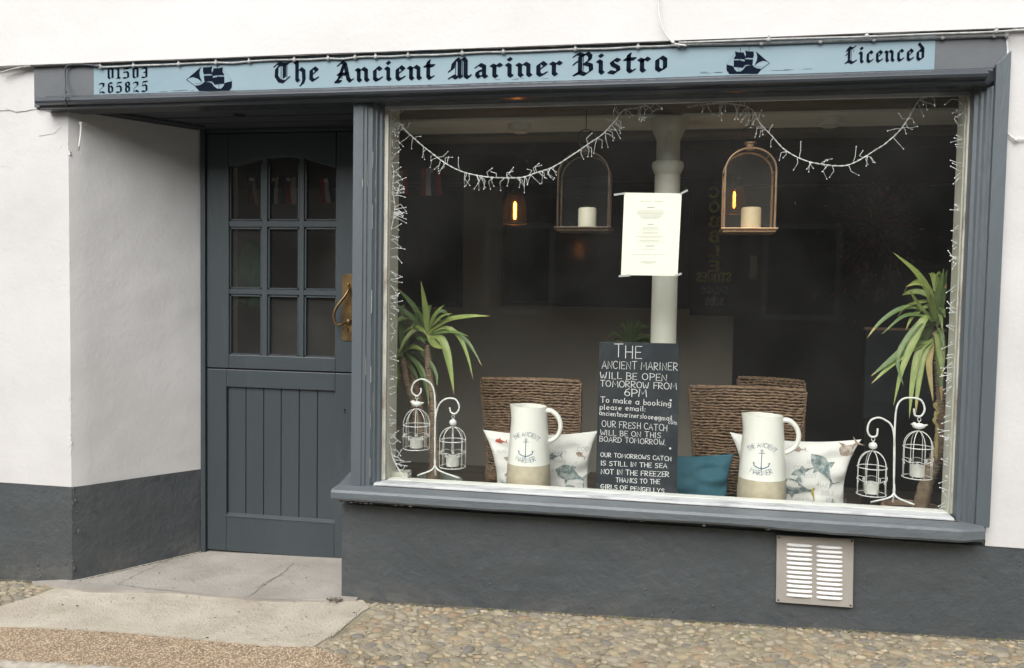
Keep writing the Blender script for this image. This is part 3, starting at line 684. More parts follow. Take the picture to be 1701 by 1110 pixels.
for i in range(220):
    x0 = lerp(-2.60, 1.14, i / 220); x1 = lerp(-2.60, 1.14, (i + 1.02) / 220); h = 2.1665 + noise.noise(Vector((x0 * 6, 0, 3))) * .0045
    mb.box(x0, x1, -.030, -.012, h, 2.1705)
mb.build('flashing', M['flash'], B, smooth=0)

# ---- soffit of the recess
mb = MB(); mb.prism_z([(-2.44, .03), (-1.19, .03), (-1.19, .47), (-2.13, .47)], 1.996, 2.04); mb.build('soffit', M['soffit'], B, smooth=0)
mb = MB()
a0 = Vector((-2.40, .06, 1.99)); a1 = Vector((-2.13, .44, 1.99))
for w_, off in ((.018, .02), (.012, .06), (.010, .085)):
    d = (a1 - a0).normalized(); nrm = Vector((d.y, -d.x, 0))
    q0, q1 = a0 + nrm * off, a1 + nrm * off
    mb.add([q0 - nrm * w_ / 2 + Vector((0, 0, .006)), q0 + nrm * w_ / 2 + Vector((0, 0, .006)), q1 + nrm * w_ / 2 + Vector((0, 0, .006)), q1 - nrm * w_ / 2 + Vector((0, 0, .006)),
            q0 - nrm * w_ / 2 - Vector((0, 0, .006)), q0 + nrm * w_ / 2 - Vector((0, 0, .006)), q1 + nrm * w_ / 2 - Vector((0, 0, .006)), q1 - nrm * w_ / 2 - Vector((0, 0, .006))],
           [(0, 1, 2, 3), (4, 7, 6, 5), (0, 4, 5, 1), (1, 5, 6, 2), (2, 6, 7, 3), (3, 7, 4, 0)])
for yy in (.10, .22, .34): mb.box(-2.30 + yy * .2, -1.192, yy, yy + .006, 1.992, 1.9965)
mb.build('soffit_moulding', M['soffit'], B, smooth=0)
mb = MB(); c = P(398, 186, .2); mb.lathe((c.x, .2, 1.9945), [(.028, 0), (.028, .002)], 16); mb.build('soffit_hole', M['black'], B)

# ---- door (one part of the building, its pieces sub-parts)
DY = .460
def DP(px, py): p = P(px, py, DY); return p.x, p.z
mb = MB(); mb.box(-2.118, -2.094, DY - .012, DY + .06, 0, 1.994); mb.box(-2.094, -1.19, DY - .004, DY + .06, 1.976, 1.994)
mb.build('door_frame', M['door'], B, bevel=.002)
dx0, dx1 = -2.091, -1.195; split = .880
cols = [DP(380, 430)[0], DP(433, 430)[0], DP(444, 430)[0], DP(495, 430)[0], DP(505, 430)[0], DP(558, 430)[0]]
rows = [DP(470, 592)[1], DP(470, 491)[1], DP(470, 480.5)[1], DP(470, 378)[1], DP(470, 366)[1]]
toparc = [DP(380, 277)[1], DP(395, 274)[1], DP(415, 269)[1], DP(433, 264)[1], DP(470, 259)[1], DP(505, 263)[1], DP(525, 269)[1], DP(545, 275)[1], DP(558, 278)[1]]
archx = [DP(a, 270)[0] for a in (380, 395, 415, 433, 470, 505, 525, 545, 558)]
door = MB(); y0, y1 = DY, DY + .045
door.box(dx0, cols[0], y0, y1, split + .003, 1.972)                   # hinge stile
door.box(cols[5], dx1, y0, y1, split + .003, 1.972)                   # lock stile
door.box(cols[0], cols[5], y0, y1, split + .003, rows[0])             # bottom rail
door.prism_y([(archx[0], 1.972)] + list(zip(archx, toparc)) + [(archx[-1], 1.972)], y0, y1)
door_o = door.build('door', M['door'], B, smooth=0, bevel=.003, label='blue grey stable door with nine small panes above boards')
for k in (1, 3):
    mb = MB(); xa, xb = cols[k], cols[k + 1]
    mb.prism_z([(xa, y0 + .016), (xa + .004, y0 + .004), (xb - .004, y0 + .004), (xb, y0 + .016), (xb, y1 - .004), (xa, y1 - .004)], rows[0], toparc[3] + .006)
    mb.build('glazing_bar', M['door'], door_o, smooth=0)
for k in (1, 3):
    mb = MB(); za, zb = rows[k], rows[k + 1]
    mb.prism_x([(y0 + .016, za), (y0 + .005, za + .004), (y0 + .005, zb - .004), (y0 + .016, zb), (y1 - .005, zb), (y1 - .005, za)], cols[0], cols[5])
    mb.build('glazing_bar', M['door'], door_o, smooth=0)
zr = [(rows[0], rows[1]), (rows[2], rows[3]), (rows[4], 1.90)]
for (xa, xb) in ((cols[0], cols[1]), (cols[2], cols[3]), (cols[4], cols[5])):
    for (za, zb) in zr:
        mb = MB(); mb.box(xa + .001, xb - .001, y0 + .024, y0 + .028, za + .001, zb - .001); mb.build('pane', M['glass_door'], door_o, smooth=0)
# glazing beads round each pane
mb = MB()
for (xa, xb) in ((cols[0], cols[1]), (cols[2], cols[3]), (cols[4], cols[5])):
    for i, (za, zb) in enumerate(zr):
        if i < 2: mb.box(xa, xb, y0 + .010, y0 + .023, zb - .007, zb)
        mb.box(xa, xb, y0 + .010, y0 + .023, za, za + .006); mb.box(xa, xa + .006, y0 + .010, y0 + .023, za, min(zb, 1.83)); mb.box(xb - .006, xb, y0 + .010, y0 + .023, za, min(zb, 1.83))
mb.build('glazing_bead', M['door'], door_o, smooth=0)
# lower leaf
lx0, lx1 = DP(376, 750)[0], DP(556, 750)[0]; lz0, lz1 = DP(466, 862)[1], DP(466, 646)[1]
mb = MB(); mb.box(dx0, lx0, y0, y1, .012, split - .003); mb.box(lx1, dx1, y0, y1, .012, split - .003); mb.box(lx0, lx1, y0, y1, .012, lz0); mb.box(lx0, lx1, y0, y1, lz1, split - .003)
mb.build('lower_leaf', M['door'], door_o, smooth=0, bevel=.003)
bx = [lx0] + [DP(a, 750)[0] for a in (406, 435.5, 464.6, 494.7, 525)] + [lx1]
for a, b in zip(bx, bx[1:]):
    mb = MB(); g = .0028
    mb.prism_z([(a, y0 + .022), (a + g, y0 + .014), (b - g, y0 + .014), (b, y0 + .022), (b, y0 + .03), (a, y0 + .03)], lz0, lz1); mb.build('board', M['door'], door_o, smooth=0)
mb = MB(); mb.box(lx0, lx1, y0 + .031, y0 + .034, lz0, lz1); mb.prism_x([(y0 - .004, lz0 - .004), (y0 + .014, lz0 + .010), (y0 + .014, lz0 - .004)], lx0 - .004, lx1 + .004)
mb.build('drip_bead', M['door'], door_o, smooth=0)
mb = MB(); mb.box(dx0, dx1, y0 + .012, y1 - .01, split - .006, split + .006); mb.build('leaf_rebate', M['black'], door_o, smooth=0)
mb = MB(); k_ = P(573, 681, DY - .0012); mb.lathe((0, 0, 0), [(.0042, 0), (.0042, .001)], 10)
mb.v = [Vector((k_.x + v.x, k_.y - v.z, k_.z + v.y)) for v in mb.v]; mb.box(k_.x - .002, k_.x + .002, k_.y - .001, k_.y, k_.z - .016, k_.z); mb.build('keyhole', M['black'], door_o, smooth=0)
# brass handle: backplate, pull, keyhole
xa, za = DP(568, 566); xb, zb = DP(589.5, 458)
mb = MB(); xc = (xa + xb) / 2; pl = [(xa, za + .008), (xa + .01, za), (xb - .01, za), (xb, za + .008), (xb, zb - .004)] + [(xc + (xb - xc) * math.cos(t), zb - .004 + .012 * math.sin(t)) for t in [pi * i / 8 for i in range(1, 8)]] + [(xa, zb - .004)]
mb.prism_y(pl, DY - .006, DY + .001)
hd = mb.build('handle', M['brass'], door_o, smooth=30, bevel=.0015)
mb = MB(); pts = [P(578.5, 473, DY - .004), P(579, 480, DY - .020), P(573, 492, DY - .036), P(562, 506, DY - .046), P(555, 520, DY - .05), P(556, 534, DY - .05), P(561, 540, DY - .047), P(570, 538, DY - .034), P(579, 534, DY - .006)]
sp_ = spline(pts, 5); m_ = len(sp_); mb.tube(sp_, [.0045 + .0028 * math.sin(pi * i / (m_ - 1)) for i in range(m_)], 10)
kk = P(579, 534, DY - .012); mb.ball(kk, .013, 12, 8, 1, .8, 1); kk = P(578.5, 473, DY - .008); mb.ball(kk, .008, 10, 6)
mb.build('pull_handle', M['brass'], door_o, smooth=180)
mb = MB(); k_ = P(578, 547, DY - .0065); mb.ball(k_, .004, 8, 6, 1, .3, 1); mb.box(k_.x - .0022, k_.x + .0022, k_.y - .0008, k_.y + .0005, k_.z - .014, k_.z)
mb.build('handle_keyhole', M['black'], door_o); MB().ball(P(586, 559, DY - .0065), .003, 8, 6, 1, .3, 1).build('handle_screw', M['black'], door_o)

# ---- shop window
ztop, zbot = 1.9795, .499
mb = MB()
mb.prism_z([(-1.186, .20), (-1.186, -.016), (-1.146, -.016), (-1.143, -.011), (-1.132, -.011), (-1.129, -.005), (-1.112, -.004), (-1.108, .004), (-1.103, .010), (-1.098, .010), (-1.093, .024), (-1.083, .026), (-1.079, .044), (-1.079, .20)], .484, ztop)
win_l = mb.build('shop_window', M['wood'], B, smooth=20, label='large shop window with fairy lights and display behind one pane')
mb = MB()
mb.prism_z([(1.096, .10), (1.096, -.018), (1.090, -.018), (1.084, -.012), (1.077, -.012), (1.071, -.003), (1.063, -.002), (1.058, .008), (1.047, .012), (1.044, .044), (1.044, .10)], .475, ztop + .002)
mb.build('jamb', M['wood'], win_l, smooth=20)
mb = MB(); mb.prism_y([(1.0965, .475), (1.141, .475), (1.141, 2.096), (1.0965, 2.052)], -.030, .10); mb.build('jamb', M['wood'], win_l, smooth=0, bevel=.002)
gx0, gx1 = -1.066, 1.040
for (a_, b_) in ((gx0 - .013, gx0 + .002), (gx1 - .002, gx1 + .011)): MB().box(a_, b_, .043, .052, zbot, 1.966).build('putty_line', M['putty'], win_l, smooth=0)
mb = MB(); mb.box(gx0 - .013, gx1 + .011, .041, .053, 1.966, 1.9795); mb.build('putty_line', M['puttyh'], win_l, smooth=0)
mb = MB(); mb.box(gx0 - .004, gx1 + .004, .0555, .0595, zbot - .010, 1.972); mb.build('window_pane', M['glass'], win_l, smooth=0)
mb = MB(); segs = 90; pr = [(-.004, .489), (.004, .494), (.030, .494), (.0545, .497), (.0545, .480), (-.004, .480)]; vs = []
for i in range(segs + 1):
    x = lerp(-1.095, 1.036 if True else 0, i / segs); j_ = noise.noise(Vector((x * 14, 3, 0))) * .0018
    vs += [(x, y + (j_ if k < 3 else 0), z + j_) for k, (y, z) in enumerate(pr)]
n = len(pr); mb.add(vs, [(i * n + k, (i + 1) * n + k, (i + 1) * n + (k + 1) % n, i * n + (k + 1) % n) for i in range(segs) for k in range(n)]); mb.build('bottom_rail', M['puttyh'], win_l, smooth=30)
MB().box(-1.09, 1.05, -.0065, -.0035, .4832, .4862).build('sill_joint', M['flash'], win_l, smooth=0)
MB().box(-1.062, 1.036, .060, .112, .415, .497).build('inner_ledge', M['ledge'], win_l, smooth=0, bevel=.002)
# sill with rounded, worn nose
pr = [(.15, .512), (.0, .4835), (-.070, .481), (-.081, .478), (-.087, .469), (-.087, .445), (-.080, .436), (-.05, .432), (.02, .431), (.15, .431)]
mb = MB(); segs = 110; vs = []; n = len(pr)
for i in range(segs + 1):
    x = lerp(-1.240, 1.118, i / segs); e = 0
    if i > segs - 4: e = (i - segs + 4) / 4 * .03
    j_ = noise.noise(Vector((x * 2.2, 1, 0))) * .005; j2 = noise.noise(Vector((x * 12, 7, 0))) * .0015
    for k, (y, z) in enumerate(pr):
        zz = z
        if 5 <= k <= 7: zz = z + j_ + j2 - (.006 if x > .3 else 0) * min(1, (x - .3) * 2)
        yy = y + (e if k in (2, 3, 4, 5, 6) else 0) + (j2 if k in (3, 4, 5) else 0)
        if x > -1.185 and y > .05: yy = .03; zz = min(zz, .4842)
        vs.append((x, yy, zz))
mb.add(vs, [(i * n + k, (i + 1) * n + k, (i + 1) * n + (k + 1) % n, i * n + (k + 1) % n) for i in range(segs) for k in range(n)] + [tuple(range(n)), tuple(segs * n + k for k in range(n))])
mb.build('window_sill', M['woodh'], B, smooth=25)
mb = MB(); rg = random.Random(4)
for i in range(150):
    x = -1.22 + abs(rg.gauss(0, .25)) if i < 110 else rg.uniform(-1.2, 1.1)
    mb.ball((x, -.062 + rg.uniform(-.015, .04), .4305), rg.uniform(.003, .007), 6, 4, 1.5, 1, .6)
mb.build('sill_flaking', M['flash'], B, smooth=180, kind='stuff')

# ================================================================== FASCIA SIGN
SG = root('fascia_sign', (-.7, -.012, 2.11), 'long sky blue painted sign board with black letter restaurant name', 'sign')
SY = -.0135
def SP(px, py): return P(px, py, SY)
corn = [SP(156, 157.5), SP(1552, 109), SP(1552, 60), SP(156, 104)]
mb = MB(); mb.prism_y([(corn[0].x, 2.0442), (corn[1].x, 2.0442), (corn[1].x, 2.1685), (corn[0].x, 2.1685)], SY, -.0122)
mb.build('sign_panel', M['signblue'], SG, smooth=0)
LY = SY - .0012
def sign_text(name, words, mode='n', nib=1.05):
    for (t, xa, ya, xb, yb, h) in words:
        mb = MB(); p0, p1 = P(xa, ya, LY), P(xb, yb, LY)
        nib_text(t, line_map(p0, p1, h, nib_width(t), 5.9), mb, nib=nib)
        mb.build('lettering', M['signink'], SG, smooth=0, recalc=False)
px2m = lambda h: h * 3.12 / 1350
sign_text('l', [('The', 456, 138, 529, 134.5, px2m(34)), ('Ancient', 556, 137.5, 721, 131.5, px2m(34)), ('Mariner', 746, 131.5, 934, 125.5, px2m(33)), ('Bistro', 953, 125, 1109, 118, px2m(33)),
                ('Licenced', 1404, 106, 1536, 100, px2m(25))])
sign_text('n', [('01503', 177.5, 131.5, 246, 129.5, px2m(18.5)), ('265825', 164, 155.5, 246, 152.5, px2m(19))], nib=.85)
def ship(cx, cy, k, flip):
    polys = [[(265, 580), (350, 596), (420, 615), (445, 640), (470, 700), (530, 760), (620, 758), (700, 700), (740, 640), (790, 608), (860, 603), (940, 600), (980, 640), (1050, 675), (1165, 688), (1130, 740), (1060, 815), (330, 820), (320, 790), (275, 740), (265, 700)],
             [(485, 235), (560, 262), (640, 266), (712, 266), (728, 350), (742, 358), (738, 450), (600, 432), (445, 437), (494, 345)],
             [(452, 468), (600, 470), (735, 500), (730, 600), (683, 665), (560, 645), (448, 640)],
             [(742, 212), (820, 240), (962, 243), (968, 350), (945, 412), (800, 400), (736, 420), (762, 320)],
             [(738, 440), (945, 447), (940, 520), (928, 600), (800, 582), (736, 590)],
             [(1005, 228), (1160, 360), (1320, 498), (1200, 478), (1090, 520), (985, 602), (1040, 470), (1055, 380), (1040, 300)]]
    lines = [([(620, 140), (620, 270)], 12), ([(845, 110), (845, 245)], 12), ([(480, 300), (265, 580)], 4), ([(985, 602), (1050, 640), (1165, 640)], 6), ([(1365, 540), (1165, 690)], 14), ([(1310, 495), (1365, 540)], 10), ([(580, 650), (580, 760)], 10), ([(600, 440), (600, 480)], 16), ([(730, 340), (742, 610)], 14)]
    sgn = -1 if flip else 1
    fn = lambda x, y: P(cx + sgn * (x - 800) * k, cy + (y - 820) * k, LY) + Vector((0, 0, -sgn * (x - 800) * k * .030 / 430 * 0))
    mb = MB()
    for pl in polys:
        import mathutils
        tri = mathutils.geometry.tessellate_polygon([[Vector((x, y, 0)) for x, y in pl]])
        mb.add([fn(x, y) for x, y in pl], [tuple(t) for t in tri])
    for pl, w in lines: strip2d(pl, w, fn, mb)
    mb.build('ship_emblem', M['signink'], SG, smooth=0, recalc=False)
ship(1241.5, 123, 1 / 15.46, False); ship(348.5, 151.5, 1 / 14.6, True)
# slapdash dark paint along the bottom of the panel
mb = MB(); rg = random.Random(2)
for (a, b) in ((260, 320), (820, 900), (1150, 1190), (1270, 1340)):
    for i in range(5):
        x = rg.uniform(a, b); y_ = 157.0 - (x - 156) * .0347 - .5 + rg.uniform(-1.8, .3); strip2d([(x, y_), (x + rg.uniform(5, 16), y_ - .4)], .5, lambda u, v: P(u, v, LY + .0003), mb)
mb.build('paint_smears', M['moulding'], SG, smooth=0, recalc=False, kind='stuff')

# ================================================================== CABLES
def cable(label, pts, r, m, clips=(), clipm=None, n=6):
    o = root('cable', pts[0], label, 'cable')
    sp_ = spline(pts, n); MB().tube(sp_, r, 7).build('cable_run', m, o, smooth=180)
    for c in clips:
        mb = MB(); mb.ball(c, r * 2.1, 8, 6, 1, .8, 1); mb.tube([Vector(c) + Vector((0, -r * .5, 0)), Vector(c) + Vector((0, -r * .5, r * 3.4))], r * .9, 6); mb.build('clip', clipm or m, o, smooth=60)
    return o
rg = random.Random(9)
base = [(0, 121), (30, 113), (58, 109.5), (154, 107.5)]
pts = [P(a, b, -.020) for a, b in base]; clips = []
xs = [167, 222, 297, 359, 414, 489, 545, 590, 624, 678, 768, 836, 956, 1060, 1128, 1138]
for i, x in enumerate(xs):
    yb = 111.5 - (x - 167) * .0375
    pts.append(P(x, yb, -.020)); clips.append(P(x, yb, -.022))
    if i < len(xs) - 1: pts.append(P((x + xs[i + 1]) / 2, 111.5 - ((x + xs[i + 1]) / 2 - 167) * .0375 + rg.uniform(-.8, 2.0), -.020))
for x in (1265, 1363, 1452, 1566, 1652, 1672):
    yb = 76.5 - (x - 1138) * .034; pts.append(P(x, yb, -.022)); clips.append(P(x, yb, -.024))
cable('long grey cable clipped along the top edge of the blue sign board', pts, .0042, M['cable'], clips)
pts = [P(x, 71.5 - (x - 1130) * .0355 + rg.uniform(-.8, .8), -.034) for x in (1128, 1180, 1277, 1360, 1440, 1545, 1620, 1664)] + [P(1700, 50, -.045), P(1760, 49, -.045)]
cable('upper grey cable running right above the ship to the frame corner', pts, .0038, M['cable'], [P(x, 71 - (x - 1130) * .0355, -.036) for x in (1277, 1440, 1655)])
cable('thin white cable dropping down the upper wall above the sign', [P(1090, -60, -.048), P(1094, 10, -.048), P(1098, 38, -.048), P(1106, 58, -.047), P(1120, 72, -.04), P(1140, 76, -.034)], .003, M['cablew'], [P(1118, 70, -.042)])
cable('dark painted cable bent over the cornice at its left end', [P(167, 110.5, -.026), P(140, 107.5, -.026), P(116, 108.5, -.026), P(109, 113, -.026), P(107.5, 125, -.026), P(108.5, 145, -.04), P(108.5, 158, -.092), P(109, 168, -.092), P(111, 176, -.06)], .0034, M['cabled'], [P(108.5, 153, -.05)])
cable('white cable following the right edge of the frame then turning to the wall', [P(1672, 54, -.012), P(1673, 75, -.010), P(1674, 100, -.010), P(1672, 130, -.008), P(1669, 160, -.006), P(1667, 190, -.006), P(1668, 210, -.006), P(1676, 224, -.006), P(1688, 231, -.006), P(1710, 231, -.006), P(1800, 225, -.006)], .0032, M['cablew'], [P(1670, 144, -.010), P(1688, 232, -.010), P(1673, 63, -.012)])
# hook on the reveal and pipe hole
h = root('wall_hook', P(134, 205, .03), 'small white metal bracket hooked on the wall beside the doorway', 'hook')
mb = MB(); mb.tube([P(135, 205, .012), P(134, 225, .0), P(131.5, 243, -.004), P(130.5, 250, .012)], .0038, 6); mb.build('hook_rod', M['white_gloss'], h); mb = MB(); q = P(135, 205, .018); mb.box(q.x - .007, q.x + .007, q.y - .004, q.y + .02, q.z - .006, q.z + .006); mb.build('hook_plate', M['white_gloss'], h)
mb = MB(); q = P(191, 214, .165); mb.ball(q, .006, 8, 6); mb.build('pipe_hole', M['black'], B)

# ================================================================== AIR VENT
V0 = P(1353, 1005, -.006); V = root('air_vent', V0, 'square taupe metal air vent with two columns of white louvres', 'vent')
VY = -.010
def VP(px, py, y=VY): return P(px, py, y)
q = [VP(1289, 1000.5), VP(1416.5, 1010), VP(1418.5, 896), VP(1290.5, 889.5)]
mb = MB(); mb.add(q + [p + Vector((0, .010, 0)) for p in q], [(0, 1, 2, 3), (7, 6, 5, 4), (0, 4, 5, 1), (1, 5, 6, 2), (2, 6, 7, 3), (3, 7, 4, 0)]); mb.build('vent_plate', M['vent'], V, smooth=0, bevel=.0015)
lou = None
for (xa, xb, ya, yb) in ((1306.5, 1349, 906, 989.5), (1356.5, 1399, 909.5, 993.5)):
    for k in range(12):
        yk = ya + (yb - ya) * k / 11; c = VP((xa + xb) / 2, yk)
        if lou is None:
            hw = (VP(xb, yk).x - VP(xa, yk).x) / 2; mb = MB(); pr = [(0, -.0055), (-.0055, -.0045), (-.0070, -.0015), (-.0050, .0030), (-.0015, .0050), (0, .0052)]; vs = []; n = len(pr)
            for i in range(9):
                t = i / 8 * 2 - 1; s_ = max(.12, (1 - abs(t) ** 6)) ; vs += [(t * hw, y * s_, z * (.6 + .4 * s_)) for y, z in pr]
            mb.add(vs, [(i * n + j, (i + 1) * n + j, (i + 1) * n + j + 1, i * n + j + 1) for i in range(8) for j in range(n - 1)] + [tuple(range(n)), tuple(8 * n + j for j in range(n))])
            lou = bpy.data.meshes.new('louvre'); lou.from_pydata(mb.v, [], mb.f); lou.materials.append(M['ventw']); lou.shade_smooth()
        o = bpy.data.objects.new('louvre', lou); COL.objects.link(o); o.parent = V; o.location = c - V0; o.rotation_euler = (0, -.008, 0)
for (a, b) in ((1294, 893), (1415, 899), (1293, 997), (1413, 1006)):
    mb = MB(); mb.ball(VP(a, b, VY - .001), .0036, 8, 6, 1, .5, 1); mb.build('screw', M['screw'], V)

# ================================================================== INTERIOR SHELL
RB = 2.7
def struct(name, mb, m, **kw): return mb.build(name, m, smooth=0, kind='structure', **kw)
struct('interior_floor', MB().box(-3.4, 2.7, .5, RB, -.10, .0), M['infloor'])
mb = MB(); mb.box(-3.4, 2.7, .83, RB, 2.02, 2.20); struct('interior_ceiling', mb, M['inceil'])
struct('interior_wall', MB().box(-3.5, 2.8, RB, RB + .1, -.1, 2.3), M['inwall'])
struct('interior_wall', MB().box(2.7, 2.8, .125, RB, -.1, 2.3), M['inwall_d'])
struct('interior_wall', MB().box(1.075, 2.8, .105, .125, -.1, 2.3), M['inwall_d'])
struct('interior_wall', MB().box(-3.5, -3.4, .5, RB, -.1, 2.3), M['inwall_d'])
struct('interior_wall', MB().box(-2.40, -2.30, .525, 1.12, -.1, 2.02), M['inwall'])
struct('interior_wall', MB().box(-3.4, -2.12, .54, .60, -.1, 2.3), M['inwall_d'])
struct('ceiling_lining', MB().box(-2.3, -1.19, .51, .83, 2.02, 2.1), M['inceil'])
# window-bay cheeks
mb = MB(); mb.box(-1.17, -1.0625, .066, .175, .30, 1.995); mb.box(-1.062, -.995, .120, .175, .40, .515); struct('bay_cheek', mb, M['cream'])
mb = MB(); mb.box(1.0365, 1.0435, .066, .135, .30, 1.995); struct('bay_cheek', mb, M['cream'])
# beam and soffit over the bay
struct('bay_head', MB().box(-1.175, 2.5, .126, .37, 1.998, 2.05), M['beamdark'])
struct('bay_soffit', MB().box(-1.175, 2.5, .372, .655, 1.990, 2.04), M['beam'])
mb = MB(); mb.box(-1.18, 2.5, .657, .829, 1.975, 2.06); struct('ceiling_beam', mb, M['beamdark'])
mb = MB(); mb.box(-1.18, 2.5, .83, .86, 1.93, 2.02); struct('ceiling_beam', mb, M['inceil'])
# window board
mb = MB(); mb.box(-.80, .86, .122, .36, .405, .430); mb.box(-.80, .86, .30, .33, .0, .405); struct('window_board', mb, M['board'])
# dark wall panels on the rear wall
def rect_on(px0, py0, px1, py1, y):
    a, b = P(px0, py0, y), P(px1, py1, y); return min(a.x, b.x), max(a.x, b.x), min(a.z, b.z), max(a.z, b.z)
def picture(label, r, y=RB):
    x0, x1, z0, z1 = rect_on(*r, y); o = root('wall_picture', ((x0 + x1) / 2, y - .03, z0), label, 'picture')
    MB().box(x0 + .03, x1 - .03, y - .02, y - .004, z0 + .03, z1 - .03).build('picture_glass', M['mirror'], o, smooth=0)
    f = MB(); f.box(x0, x1, y - .035, y - .003, z0, z0 + .03); f.box(x0, x1, y - .035, y - .003, z1 - .03, z1); f.box(x0, x0 + .03, y - .035, y - .003, z0 + .03, z1 - .03); f.box(x1 - .03, x1, y - .035, y - .003, z0 + .03, z1 - .03)
    f.build('picture_frame', M['frame_d'], o, smooth=0); return o
picture('tall dark framed panel on the rear wall left of the pale pillar', (640, 240, 768, 511))
picture('wide dark framed mirror on the rear wall between pillar and column', (838, 300, 1148, 513))
mb = MB(); x0, x1, z0, z1 = rect_on(600, 150, 1230, 292, RB - .4); mb.box(x0, x1, RB - .5, RB - .3, z0 + .02, 2.0); struct('ceiling_beam', mb, M['indark'])
# right-hand dark door
x0, x1, z0, z1 = rect_on(1226, 290, 1700, 640, RB); o = root('interior_door', ((x0 + x1) / 2, RB - .05, 0), 'black interior door with a small pale push plate on the rear wall', 'door')
MB().box(x0, x1, RB - .05, RB - .004, 0, 2.0).build('door_leaf', M['indark'], o, smooth=0)
a = rect_on(1246, 425, 1257, 464, RB - .06); MB().box(a[0], a[1], RB - .058, RB - .051, a[2], a[3]).build('push_plate', M['inwall'], o, smooth=0)
# street sign's reflection in the glass, built as a solid panel in the room
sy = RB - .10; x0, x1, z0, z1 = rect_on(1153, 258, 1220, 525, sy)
o = root('reflected_sign', ((x0 + x1) / 2, sy, z0), 'narrow dark panel with reversed yellow letters, standing in for a reflected street sign, beyond the white column', 'sign')
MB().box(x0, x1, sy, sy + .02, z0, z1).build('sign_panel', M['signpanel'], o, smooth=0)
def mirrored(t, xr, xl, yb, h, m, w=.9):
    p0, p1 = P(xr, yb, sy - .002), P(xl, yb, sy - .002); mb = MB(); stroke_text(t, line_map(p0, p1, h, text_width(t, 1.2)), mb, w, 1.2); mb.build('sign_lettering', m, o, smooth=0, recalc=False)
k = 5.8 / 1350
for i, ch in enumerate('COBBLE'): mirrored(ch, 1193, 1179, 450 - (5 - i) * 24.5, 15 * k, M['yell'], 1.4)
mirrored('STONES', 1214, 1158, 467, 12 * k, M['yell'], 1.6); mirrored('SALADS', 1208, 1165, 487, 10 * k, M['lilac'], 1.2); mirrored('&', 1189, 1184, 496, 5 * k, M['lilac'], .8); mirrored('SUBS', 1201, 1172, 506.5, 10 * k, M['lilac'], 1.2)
# round ceiling lights
for i, (px, py, lb) in enumerate(((864, 200, 'round white ceiling light above the lit bulb on the left'), (1380, 187, 'round white ceiling light above the right fairy light loop'))):
    c = P(px, py, .47); o = root('ceiling_light', (c.x, .47, 1.99), lb, 'light', 'round white ceiling lights over the bay')
    MB().lathe((c.x, .47, 1.99), [(.048, 0), (.052, -.010), (.048, -.030)], 24).build('light_body', M['white_gloss'], o); MB().lathe((c.x, .47, 1.9595), [(.036, 0), (.034, -.006), (.01, -.008)], 20).build('light_lens', M['cream'], o)

# ---- cast iron column
cy = .43; ct, cb = P(1109, 250, cy), P(1103, 560, cy); cx = (ct.x + cb.x) / 2
o = root('column', (cx, cy, 0), 'cream cast iron column with a ring collar behind the window', 'column')
r = .0495
zc = P(1110, 280, cy).z
MB().lathe((cx, cy, 0), [(.075, 0), (.075, .12), (r * 1.1, .16), (r * 1.06, zc - .03)], 28).build('column_shaft', M['cream'], o)
MB().lathe((cx, cy, 0), [(r, zc - .030), (r * 1.12, zc - .020), (r * 1.30, zc), (r * 1.34, zc + .012), (r * 1.28, zc + .024), (r * 1.05, zc + .030)], 28).build('column_collar', M['cream'], o)
MB().lathe((cx, cy, 0), [(r * .98, zc + .03), (r * .98, 1.90), (r * 1.25, 1.93), (r * 1.55, 1.965), (r * 1.6, 1.989)], 28).build('column_capital', M['cream'], o)
MB().box(cx - .006, cx + .012, cy - r - .012, cy - r - .002, zc + .06, 1.97).build('column_conduit', M['cream'], o, smooth=0, bevel=.002)

# ================================================================== DISPLAY OBJECTS
ZB = .430   # top of window board
# ---- menu paper taped inside the glass
my = .066
q = [P(1031.5, 457, my), P(1125.5, 458.5, my), P(1132.5, 321.5, my), P(1037, 320, my)]
MN = root('menu_sheet', q[0], 'white printed menu sheet taped inside the window glass', 'menu')
mb = MB(); mb.add(q + [p + Vector((0, .0008, 0)) for p in q], [(0, 1, 2, 3), (7, 6, 5, 4), (0, 4, 5, 1), (1, 5, 6, 2), (2, 6, 7, 3), (3, 7, 4, 0)]); mb.build('paper', M['paper'], MN, smooth=0)
def menu_px(cx_, cy_): # crop space (902x1110, scale 6.938, origin 1020,310)
    return P(1020 + cx_ / 6.938, 310 + cy_ / 6.938, my - .0006)
mb = MB()
p0, p1 = menu_px(292, 178), menu_px(563, 180); stroke_text('THE ANCIENT MARINER', line_map(p0, p1, .0042, text_width('THE ANCIENT MARINER')), mb, .7)
for (a, b, y_) in ((385, 465, 240), (390, 448, 435), (368, 455, 686)): 
    x = a
    while x < b: strip2d([(x, y_), (x + 9, y_)], 7, lambda u, v: menu_px(u, v), mb); x += 14
rg = random.Random(1)
for (a, b, y_) in ((275, 580, 280), (262, 585, 296), (262, 580, 312), (285, 560, 327), (300, 550, 342), (315, 535, 357), (325, 520, 372), (325, 512, 468), (330, 508, 484), (290, 540, 501), (330, 500, 531), (330, 495, 546), (250, 578, 575), (300, 525, 592),
                   (300, 525, 622), (252, 570, 638), (335, 470, 724), (205, 605, 785), (300, 500, 860), (312, 485, 876), (360, 435, 890)):
    x = a
    while x < b:
        w_ = rg.uniform(14, 36); strip2d([(x, y_), (min(x + w_, b), y_)], 3.4, lambda u, v: menu_px(u, v), mb); x += w_ + 9
mb.build('menu_print', M['paperink'], MN, smooth=0, recalc=False, kind='stuff')
M['tape'] = mat('clear_tape', (.45, .47, .44), .25)
